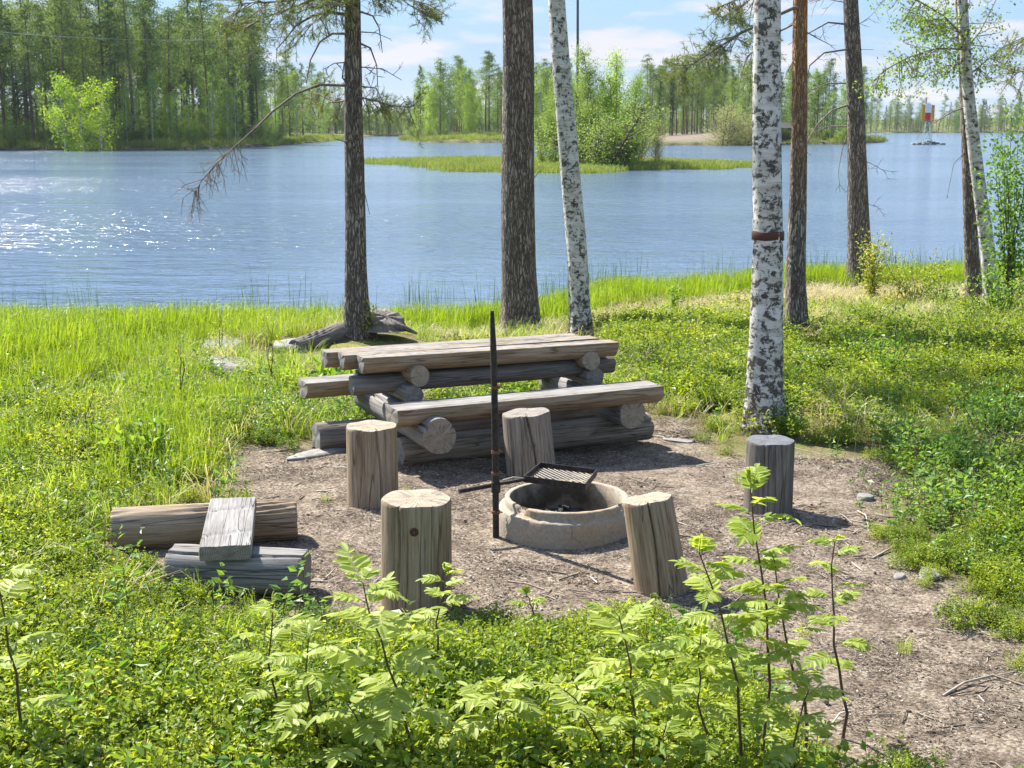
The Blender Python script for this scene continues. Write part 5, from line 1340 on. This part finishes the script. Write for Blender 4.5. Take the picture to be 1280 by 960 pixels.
def far_spruce(seed, H=14, rad=1.9, n=2000, c0=.08):
    rs = np.random.default_rng(seed); tr = MB(); fo = MB(); tube(tr, [(0, 0, 0), (0, 0, H * .5), (0, 0, H * .98)], [.14, .09, .02], 6)
    C = []; D = []; nb = 60
    for k in range(nb):
        t = c0 + (1 - c0) * ((k + rs.uniform()) / nb); Lb = rad * (1 - t) ** .8 * rs.uniform(.6, 1.15) + .12; az = rs.uniform(0, 6.28)
        d = np.array([math.cos(az), math.sin(az), -.25]); m_ = int(n / nb); s = rs.uniform(.1, 1, m_)[:, None]
        C.append(np.array([0, 0, H * t]) + d * Lb * s + rs.normal(size=(m_, 3)) * [.13, .13, .09]); D.append(np.tile(d, (m_, 1)) + rs.normal(size=(m_, 3)) * .6)
    C = np.concatenate(C); D = np.concatenate(D); leaves(fo, C, D, rs.uniform(.16, .34, len(C)), rs.uniform(.07, .13, len(C)), 0, rs=rs)
    return [('trunk', tr.mesh('far_trunk', M['trunk_far'])), ('crown', fo.mesh('far_crown', M['far_spruce']))]
def far_birch(seed, H=11, rad=1.5, n=1800, c0=.12, mat='far_birch', ns=1, trm='trunk_birch_far', ls=(.12, .26)):
    rs = np.random.default_rng(seed); tr = MB(); fo = MB(); C = []; D = []
    for q in range(ns):
        off = rs.normal(size=2) * (0.35 * (ns > 1)); h = H * (1 if q == 0 else rs.uniform(.6, .95)); ben = rs.normal(size=2) * (.2 + .6 * (ns > 1))
        f = lambda t: np.array([off[0] + ben[0] * t, off[1] + ben[1] * t, h * t])
        tube(tr, [f(t) for t in np.linspace(0, .95, 6)], np.linspace(.10 if ns < 2 else .045, .02, 6), 6)
        nb = 34 if n < 4000 else 60
        for k in range(nb):
            t = c0 + (1 - c0) * (k + rs.uniform()) / nb; u = (t - c0) / (1 - c0); Lb = rad * (.35 + math.sin(math.pi * (.12 + .8 * u)) * .8) * rs.uniform(.5, 1.1) * (.9 if ns > 1 else 1); az = rs.uniform(0, 6.28)
            d = np.array([math.cos(az), math.sin(az), rs.uniform(.3, .9)]); p = f(t * .96)
            tube(tr, [p, p + d * Lb * .8], [.02, .006], 3)
            m_ = int(n / nb / ns); s = rs.uniform(.25, 1, m_)[:, None]
            C.append(p + d * Lb * s + rs.normal(size=(m_, 3)) * [.22, .22, .30] + [0, 0, -.1]); D.append(rs.normal(size=(m_, 3)) + [0, 0, -.5])
    C = np.concatenate(C); D = np.concatenate(D); leaves(fo, C, D, rs.uniform(*ls, len(C)), rs.uniform(*ls, len(C)) * .62, 0, rs=rs)
    return [('trunk', tr.mesh('far_trunk', M[trm])), ('crown', fo.mesh('far_crown', M[mat]))]
PINES = [far_pine(200 + s, 16, (.34, .44, .5, .26, .40)[s], (1.6, 1.9, 1.5, 1.8, 1.4)[s], 3400) for s in range(5)]
SPRUCES = [far_spruce(220 + s, 14, (1.9, 1.5, 1.7)[s]) for s in range(3)]
BIRCHES = [far_birch(240 + s, 11, (1.5, 1.8, 1.3)[s]) for s in range(3)]
LIMES = [far_birch(250 + s, 9, (1.7, 1.9)[s], 2600, .05, 'far_lime') for s in range(2)]
WILLOWS = [far_birch(260 + s, 5, (1.5, 1.8)[s], 4500, .05, 'far_pale', 3, 'trunk_far', (.07, .16)) for s in range(2)]
ISLES = [far_birch(280 + s, 8, (1.45, 1.6, 1.35)[s], 9000, .06, ('far_lime', 'far_birch', 'far_isle')[s], 2, 'trunk_far', (.07, .17)) for s in range(3)]
BUSHES = [far_birch(270 + s, 3, (1.2, 1.5)[s], 4200, .02, ('far_birch', 'far_isle')[s], 3, 'trunk_far', (.06, .14)) for s in range(2)]
KIND = {'isle': ('birch_tree', ISLES, 8, 'birch tree'), 'pine': ('pine_tree', PINES, 16, 'pine tree'), 'spruce': ('spruce_tree', SPRUCES, 14, 'spruce tree'), 'birch': ('birch_tree', BIRCHES, 11, 'birch tree'),
        'lime': ('birch_tree', LIMES, 9, 'birch tree'), 'willow': ('willow_bush', WILLOWS, 5, 'bush'), 'bush': ('shore_bush', BUSHES, 3, 'bush')}
def ftree(kind, x, y, H, label, group, rs, wide=None):
    nm, vs, h0, cat = KIND[kind]; s = H / h0; w_ = s * (wide or rs.uniform(.85, 1.2))
    return spawn(nm, vs[int(rs.integers(len(vs)))], (x, y, hz(x, y) - .1), rs.uniform(0, 6.28), (w_, w_, s), label, cat, group)
def forest(poly, n, mix_, hs, labels, group, seed, rng_x, rng_y, mind=2.0, edge=(1, 60), front=0.0):
    """single trees scattered in a polygon; rng in world metres; front pushes them towards the shore"""
    rs = np.random.default_rng(seed); placed = []; tries = 0
    while len(placed) < n and tries < n * 400:
        tries += 1
        y = rng_y[0] + (rng_y[1] - rng_y[0]) * rs.uniform() ** (1 + front); px = rs.uniform(*rng_x); x = (px - 640) / F * y
        d = float(poly_sd(poly, np.array([x]), np.array([y]))[0])
        if d < edge[0] or d > edge[1] or any((x - a) ** 2 + (y - b) ** 2 < mind ** 2 for a, b in placed): continue
        placed.append((x, y)); k = rs.choice(list(mix_), p=np.array(list(mix_.values())) / sum(mix_.values()))
        H = rs.uniform(*hs[k]); 
        if callable(labels): lab = labels(k, px, d)
        else: lab = labels[k]
        ftree(k, x, y, H, lab, group, rs)
    return placed
LG = 'trees of the forest on the left far shore'
def lab_left(k, px, d):
    a = {'pine': 'tall bare trunked pine', 'spruce': 'dark dense spruce', 'birch': 'light green birch', 'bush': 'low green bush', 'lime': 'small bright green birch'}[k]
    b_ = 'at the left edge of the photo' if px < 35 else 'left of the lime birches' if px < 80 else 'above the lime birches' if px < 145 else 'right of the lime birches' if px < 215 else 'left of the dead branch' if px < 290 else 'over the long dead branch' if px < 360 else 'by the left pine trunk'
    return f'{a} {b_}' + (', front row on the shore' if d < 12 else ', back of the forest')
forest(LEFT, 130, {'pine': 5, 'spruce': 1.2, 'birch': .6}, {'pine': (16, 22), 'spruce': (12, 19), 'birch': (10, 14)}, lab_left, LG, 301, (-60, 335), (160, 235), 1.7, (5, 45), .25)
forest(LEFT, 80, {'spruce': 1.4, 'birch': 2.6, 'lime': .9}, {'spruce': (5, 11), 'birch': (5, 10), 'lime': (3.5, 7)}, lab_left, LG, 304, (-60, 330), (160, 215), 1.5, (3, 22), .35)
forest(LEFT, 52, {'pine': 3, 'spruce': 1.6, 'birch': 3.4}, {'pine': (12, 17), 'spruce': (9, 14), 'birch': (8, 13)}, lab_left, LG, 302, (300, 425), (175, 330), 1.8, (2.5, 60), .3)
forest(LEFT, 45, {'bush': 1}, {'bush': (1.5, 3.6)}, lab_left, 'bushes along the left far shore', 303, (-70, 400), (156, 225), 1.6, (1.5, 14), 1.0)
rs = np.random.default_rng(5)
for (px, yy, H, wd, lab) in ((92, 157.5, 10.2, 1.15, 'bright lime green young birch at the left of its trio on the shore'), (113, 156.5, 9.0, 1.3, 'bright lime green young birch, middle of the shore trio'), (134, 157.5, 9.6, 1.1, 'bright lime green young birch at the right of its trio on the shore')):
    ftree('lime', (px - 640) / F * yy, yy, H, lab, 'bright young birches on the left far shore', rs, wd)
for (px, yy, H, lab) in ((195, 176, 15, 'tall light green birch rising among the left forest pines'), (272, 182, 12.5, 'pale birch near the right end of the left shore'), (300, 185, 8, 'broad green birch low by the right end of the left shore')):
    ftree('birch', (px - 640) / F * yy, yy, H, lab, LG, rs, 1.0)
# middle shore, left of the thick pine
def lab_mid(k, px, d):
    px_ = px; a = {'pine': 'pine', 'spruce': 'dark pointed spruce', 'birch': 'light green birch', 'bush': 'low bush', 'lime': 'bright green birch'}[k]
    return f'{a} ' + ('in the left part of the middle shore grove' if px < 590 else 'in the right part of the middle shore grove')
forest(MID, 100, {'pine': 2, 'spruce': 1.2, 'birch': 3.2, 'lime': 1}, {'pine': (12, 16.5), 'spruce': (10, 15), 'birch': (9, 14.5), 'lime': (8, 12)}, lab_mid, 'trees on the middle shore', 311, (505, 760), (258, 315), 2.0, (3, 40), .3)
sx = (528 - 640) / F * 262; ftree('spruce', sx, 262, 14, 'lone dark pointed spruce at the left end of the middle shore', 'trees on the middle shore', rs, .85)
forest(MID, 14, {'bush': 1}, {'bush': (1.5, 3.5)}, lambda k, px, d: 'low bush at the waterline of the middle shore', 'bushes on the middle shore', 312, (515, 740), (255, 300), 2, (1, 8), .3)
# land on the right, behind the sandy field
def lab_r(k, px, d):
    a = {'pine': 'tall pine', 'spruce': 'dark spruce', 'birch': 'light birch', 'bush': 'low bush', 'willow': 'pale round willow bush'}[k]
    return f'{a} ' + ('behind the islet birches' if px < 785 else 'over the left end of the sandy field' if px < 825 else 'over the middle of the sandy field' if px < 865 else 'over the right end of the sandy field' if px < 905 else 'on the wooded point, between front birch and orange pine' if px < 985 else 'on the wooded point, between orange pine and grey pine' if px < 1065 else 'at the tip of the wooded point')
forest(SAND, 60, {'pine': 4, 'spruce': 1.0, 'birch': 2.6}, {'pine': (12, 16.5), 'spruce': (9, 14), 'birch': (8, 13)}, lab_r, 'trees behind the sandy field', 321, (735, 900), (262, 330), 2.0, (5, 120), .2)
forest(SAND, 60, {'pine': 1.6, 'spruce': .9, 'birch': 3.4}, {'pine': (10, 14), 'spruce': (7, 11), 'birch': (8, 13)}, lab_r, 'trees on the wooded point', 322, (905, 1070), (205, 262), 1.7, (3, 60), .2)
forest(SAND, 16, {'pine': 1, 'birch': 1.5}, {'pine': (6, 8), 'birch': (4.5, 7)}, lab_r, 'trees on the wooded point', 323, (1060, 1102), (208, 235), 1.4, (1.5, 30), .2)
for (px, yy, H, wd) in ((905, 200, 7.5, 1.0), (922, 203, 6.5, 1.1), (935, 206, 5.5, 1.1)): ftree('willow', (px - 640) / F * yy, yy, H, 'pale tan willow bush on the shore just left of the front birch', 'pale willows at the field edge', rs, wd * H / 5)
forest(SAND, 12, {'bush': 1}, {'bush': (1.2, 2.6)}, lab_r, 'bushes on the wooded point', 324, (930, 1100), (198, 230), 2, (1, 7), .2)
# islet bushes in the middle of the lake
for (px, yy, H, k, wd, lab) in ((676, 95, 5.6, 'isle', .8, 'green birch on the islet, leftmost, showing beside the thick pine trunk'), (692, 93, 6.2, 'isle', .85, 'bright green birch on the islet between the thick pine and the leaning birch'), (708, 96, 6.6, 'isle', .8, 'birch on the islet right behind the leaning birch trunk'),
    (736, 93, 7.0, 'isle', .85, 'light green birch on the islet, left of the tallest'), (752, 95, 8.3, 'isle', .9, 'tallest light green birch in the middle of the islet'), (768, 93, 8.0, 'isle', .9, 'second tallest birch on the islet, right of the tallest'), (784, 95, 6.6, 'isle', .85, 'birch sloping down at the right side of the islet grove'), (800, 96, 4.2, 'willow', .6, 'pale willow at the right side of the islet grove'), (817, 96, 3.4, 'willow', .6, 'smallest pale willow at the right end of the islet'), (724, 97, 5.6, 'isle', .8, 'small birch at the back of the islet grove'), (760, 90, 4.2, 'bush', 1.2, 'bushy light growth at the front of the islet'), (742, 90, 3.6, 'bush', 1.1, 'low bush at the front left of the islet grove'), (779, 90, 3.4, 'bush', 1.1, 'low bush at the front right of the islet grove')):
    ftree(k, (px - 640) / F * yy, yy, H, lab, 'trees and bushes on the islet', rs, wd)
# bare dark stems among the islet bushes
for k, (px, H) in enumerate(((782, 2.2), (793, 2.0), (602, 1.0), (590, .8))):
    yy = 93 if px > 700 else 92; shrub(((px - 640) / F * yy, yy, WATER), H, 1.3, 14, ('dark bare stemmed thicket under the right islet trees', 'dark stemmed thicket at the right end of the islet trees', 'low dark twigs on the reedy left part of the islet', 'lower dark twigs at the far left of the islet')[k], 400 + k, 'dark_leaf', nl=60, ll=.07, name='thicket', cat='thicket')
# islet grass
def m_far_grass(seed, h, mat, n=120, R_=.8, w_=.03):
    return m_grass(seed, R_, n, h, w_, (.0, .4), mat)
C_isl = src_collection('src_islet', [m_far_grass(70 + s, (.15, .60), 'shore_grass') for s in range(3)])
x = rng.uniform(-12, 18, 9000); y = rng.uniform(76, 112, 9000)
d = poly_sd(ISLET, x, y) + 2.2 * wA(x, y); k = rng.uniform(0, 1, 9000) < .75 * sstep(-2.8, 2.5, d) * np.where(x < -6, .35, 1); x, y = x[k], y[k]
put('islet_reeds', x, y, rng, C_isl, 3, .45, 1.1, .03, z=np.full(len(x), WATER - .05))
# grass and undergrowth under the left forest and along far shores
x = rng.uniform(-100, 70, 30000); y = rng.uniform(150, 290, 30000)
k = ((poly_sd(LEFT, x, y) > .3) & (np.abs(x / y) < .48)) | (poly_sd(SAND, x, y) > .3) & ((x / y < (790 - 640) / F) | (x / y > (905 - 640) / F)) | (poly_sd(MID, x, y) > .3); x, y = x[k][:5200], y[k][:5200]
put('far_shore_grass', x, y, rng, C_isl, 3, .8, 1.8, .05)
# far forest beyond: one uncountable mass
def joined(parts):
    mb = MB(); mats = []
    for _, me in parts:
        n = len(me.vertices); co = np.zeros(n * 3); me.vertices.foreach_get('co', co)
        ps = [tuple(p.vertices) for p in me.polygons]
        mi = len(mats); mats.append(me.materials[0])
        q4 = [p for p in ps if len(p) == 4]
        mb.add(co.reshape(-1, 3), q4, mi)
    return mb.mesh('far_joined', mats)
C_far = src_collection('src_far', [joined(p) for p in (PINES[3], far_birch(291, 12, 1.9, 1500, .05, 'far_birch'), SPRUCES[0], far_pine(292, 14, .2, 2.1, 2200), BIRCHES[0], far_pine(293, 12, .12, 2.2, 2200))])
r2 = np.random.default_rng(9); n = 9500
bpx = np.array([-600, 380, 450, 560, 900, 1100, 1300, 2200.]); bpy_ = np.array([168.0, 170, 170.5, 170, 168, 166.2, 166.0, 167.])
px = r2.uniform(-150, 1500, n); ys = (CAMZ - WATER) * F / (np.interp(px, bpx, bpy_) - 158.0); y = ys + 2 + r2.exponential(14, n); x = (px - 640) / F * y
k = poly_sd(BACK, x, y) > .5; x, y = x[k], y[k]; front = r2.uniform(0, 1, len(x)) < .5
print('far forest', len(x))
s_ = np.where(front, r2.uniform(.3, .6, len(x)), r2.uniform(.6, 1.0, len(x))) * np.clip(y / 560, .62, 1.1)
gn_scatter('far_forest', np.stack([x, y, height(x, y)], 1), np.stack([0 * x, 0 * x, r2.uniform(0, 6.28, len(x))], 1), s_, r2.integers(0, 6, len(x)), C_far, 'hazy line of forest along the farthest shore')

# ------------------------------------------------------------------ navigation marker, hut, pole, wire
YM = 210.0
mp = at_y(1158, 178, YM); mk = tag(empty('navigation_marker', (mp.x, YM, WATER)), 'yellow framed navigation marker with white over red board on the rock shoal', 'navigation marker')
mb = MB()
for sx in (-.45, .45):
    for sy in (-.3, .3): tube(mb, [(sx * 1.6, sy * 1.6, .3), (sx * .6, sy * .6, 3.4)], .05, 6, 0, True)
for z in (1.0, 2.0, 3.0): box(mb, (0, 0, z), (1.25 - z * .2, .06, .06)); 
tube(mb, [(-.7, -.4, .5), (.45, -.3, 2.6)], .03, 5); tube(mb, [(.7, -.4, .5), (-.45, -.3, 2.6)], .03, 5)
mb.obj('support_frame', M['paint_green'], mk)
zc = at_y(1160, 141.5, YM).z - WATER
for sx in (-.72, .72): mb = MB(); box(mb, (sx, 0, zc), (.50, .08, 2.5)); mb.obj('side_board', M['yellow'], mk)
mb = MB(); box(mb, (0, -.02, zc + .75), (.86, .08, 1.3)); mb.obj('upper_board', M['white'], mk)
mb = MB(); box(mb, (0, -.02, zc - .58), (.86, .08, 1.25)); mb.obj('lower_board', M['red'], mk)
mb = MB(); tube(mb, [(-.35, .1, zc), (-.35, .1, zc + 2.3)], .05, 6, 0, True); mb.obj('top_rod', M['pole_dark'], mk)
for k in range(34):
    a = rng.uniform(0, 6.28); r = math.sqrt(rng.uniform()) ; X_ = mp.x + .3 + 2.5 * r * math.cos(a); Y_ = YM + 1.2 * r * math.sin(a)
    rock('shoal_rock', (X_, Y_, WATER + .05 + .5 * (1 - r)), (rng.uniform(.25, .5), rng.uniform(.25, .4), rng.uniform(.2, .38)), 500 + k, 'dark rock heaped on the shoal under the navigation marker', group='rocks of the shoal', sub=1)
hx = at_y(978, 170, 216)
hut = tag(empty('hut', (hx.x, 216, hz(hx.x, 216)), R(12)), 'small red brown hut with dark roof among trees on the wooded point', 'hut')
mb = MB(); box(mb, (0, 0, 1.0), (3.4, 3.0, 2.2)); mb.obj('wall', M['hut'], hut)
mb = MB(); mb.add([(-1.95, -1.9, 2.05), (1.95, -1.9, 2.05), (1.95, 1.9, 2.05), (-1.95, 1.9, 2.05), (-1.95, 0, 2.9), (1.95, 0, 2.9)], [(0, 1, 5, 4), (2, 3, 4, 5), (0, 3, 2, 1)]); mb.f.append((np.array([(0, 4, 3), (1, 2, 5)]), 0, False)); mb.obj('roof', M['hut_roof'], hut)
mb = MB(); box(mb, (-.8, -1.53, .95), (.8, .06, 1.7)); mb.obj('door', M['hut_roof'], hut)
mb = MB(); box(mb, (1.1, -1.53, 1.2), (.8, .06, .8)); mb.obj('window', M['white'], hut)
pp = at_y(722, 172, 262)
mb = MB(); tube(mb, [(0, 0, 0), (-.3, 0, 36)], [.30, .22], 10, 0, True); o = mb.obj('mast', M['pole_dark'], None, (pp.x, 262, hz(pp.x, 262) - .3)); tag(o, 'very tall thin dark mast rising behind the islet trees', 'mast')
mb = MB(); A_, B_ = at_y(-160, 22, 150), at_y(300, 49, 175)
tube(mb, [A_ + (B_ - A_) * t - Vector((0, 0, .9 * (1 - (2 * t - 1) ** 2))) for t in np.linspace(0, 1, 14)], .016, 5)
tag(mb.obj('overhead_wire', M['paint_green']), 'pale overhead wire strung in front of the left shore forest', 'wire')

# ------------------------------------------------------------------ air
mb = MB(); box(mb, (0, 690, 24.0), (1500, 1480, 56.0))
b = bpy.data.materials.new('haze'); b.use_nodes = True; b.node_tree.nodes.clear()
vo = b.node_tree.nodes.new('ShaderNodeVolumePrincipled'); oo = b.node_tree.nodes.new('ShaderNodeOutputMaterial')
vo.inputs['Color'].default_value = (0.80, 0.90, 1.0, 1); vo.inputs['Density'].default_value = 0.00008; vo.inputs['Anisotropy'].default_value = 0.2
b.node_tree.links.new(vo.outputs[0], oo.inputs['Volume'])
tag(mb.obj('haze', b), None, None, None, 'stuff')
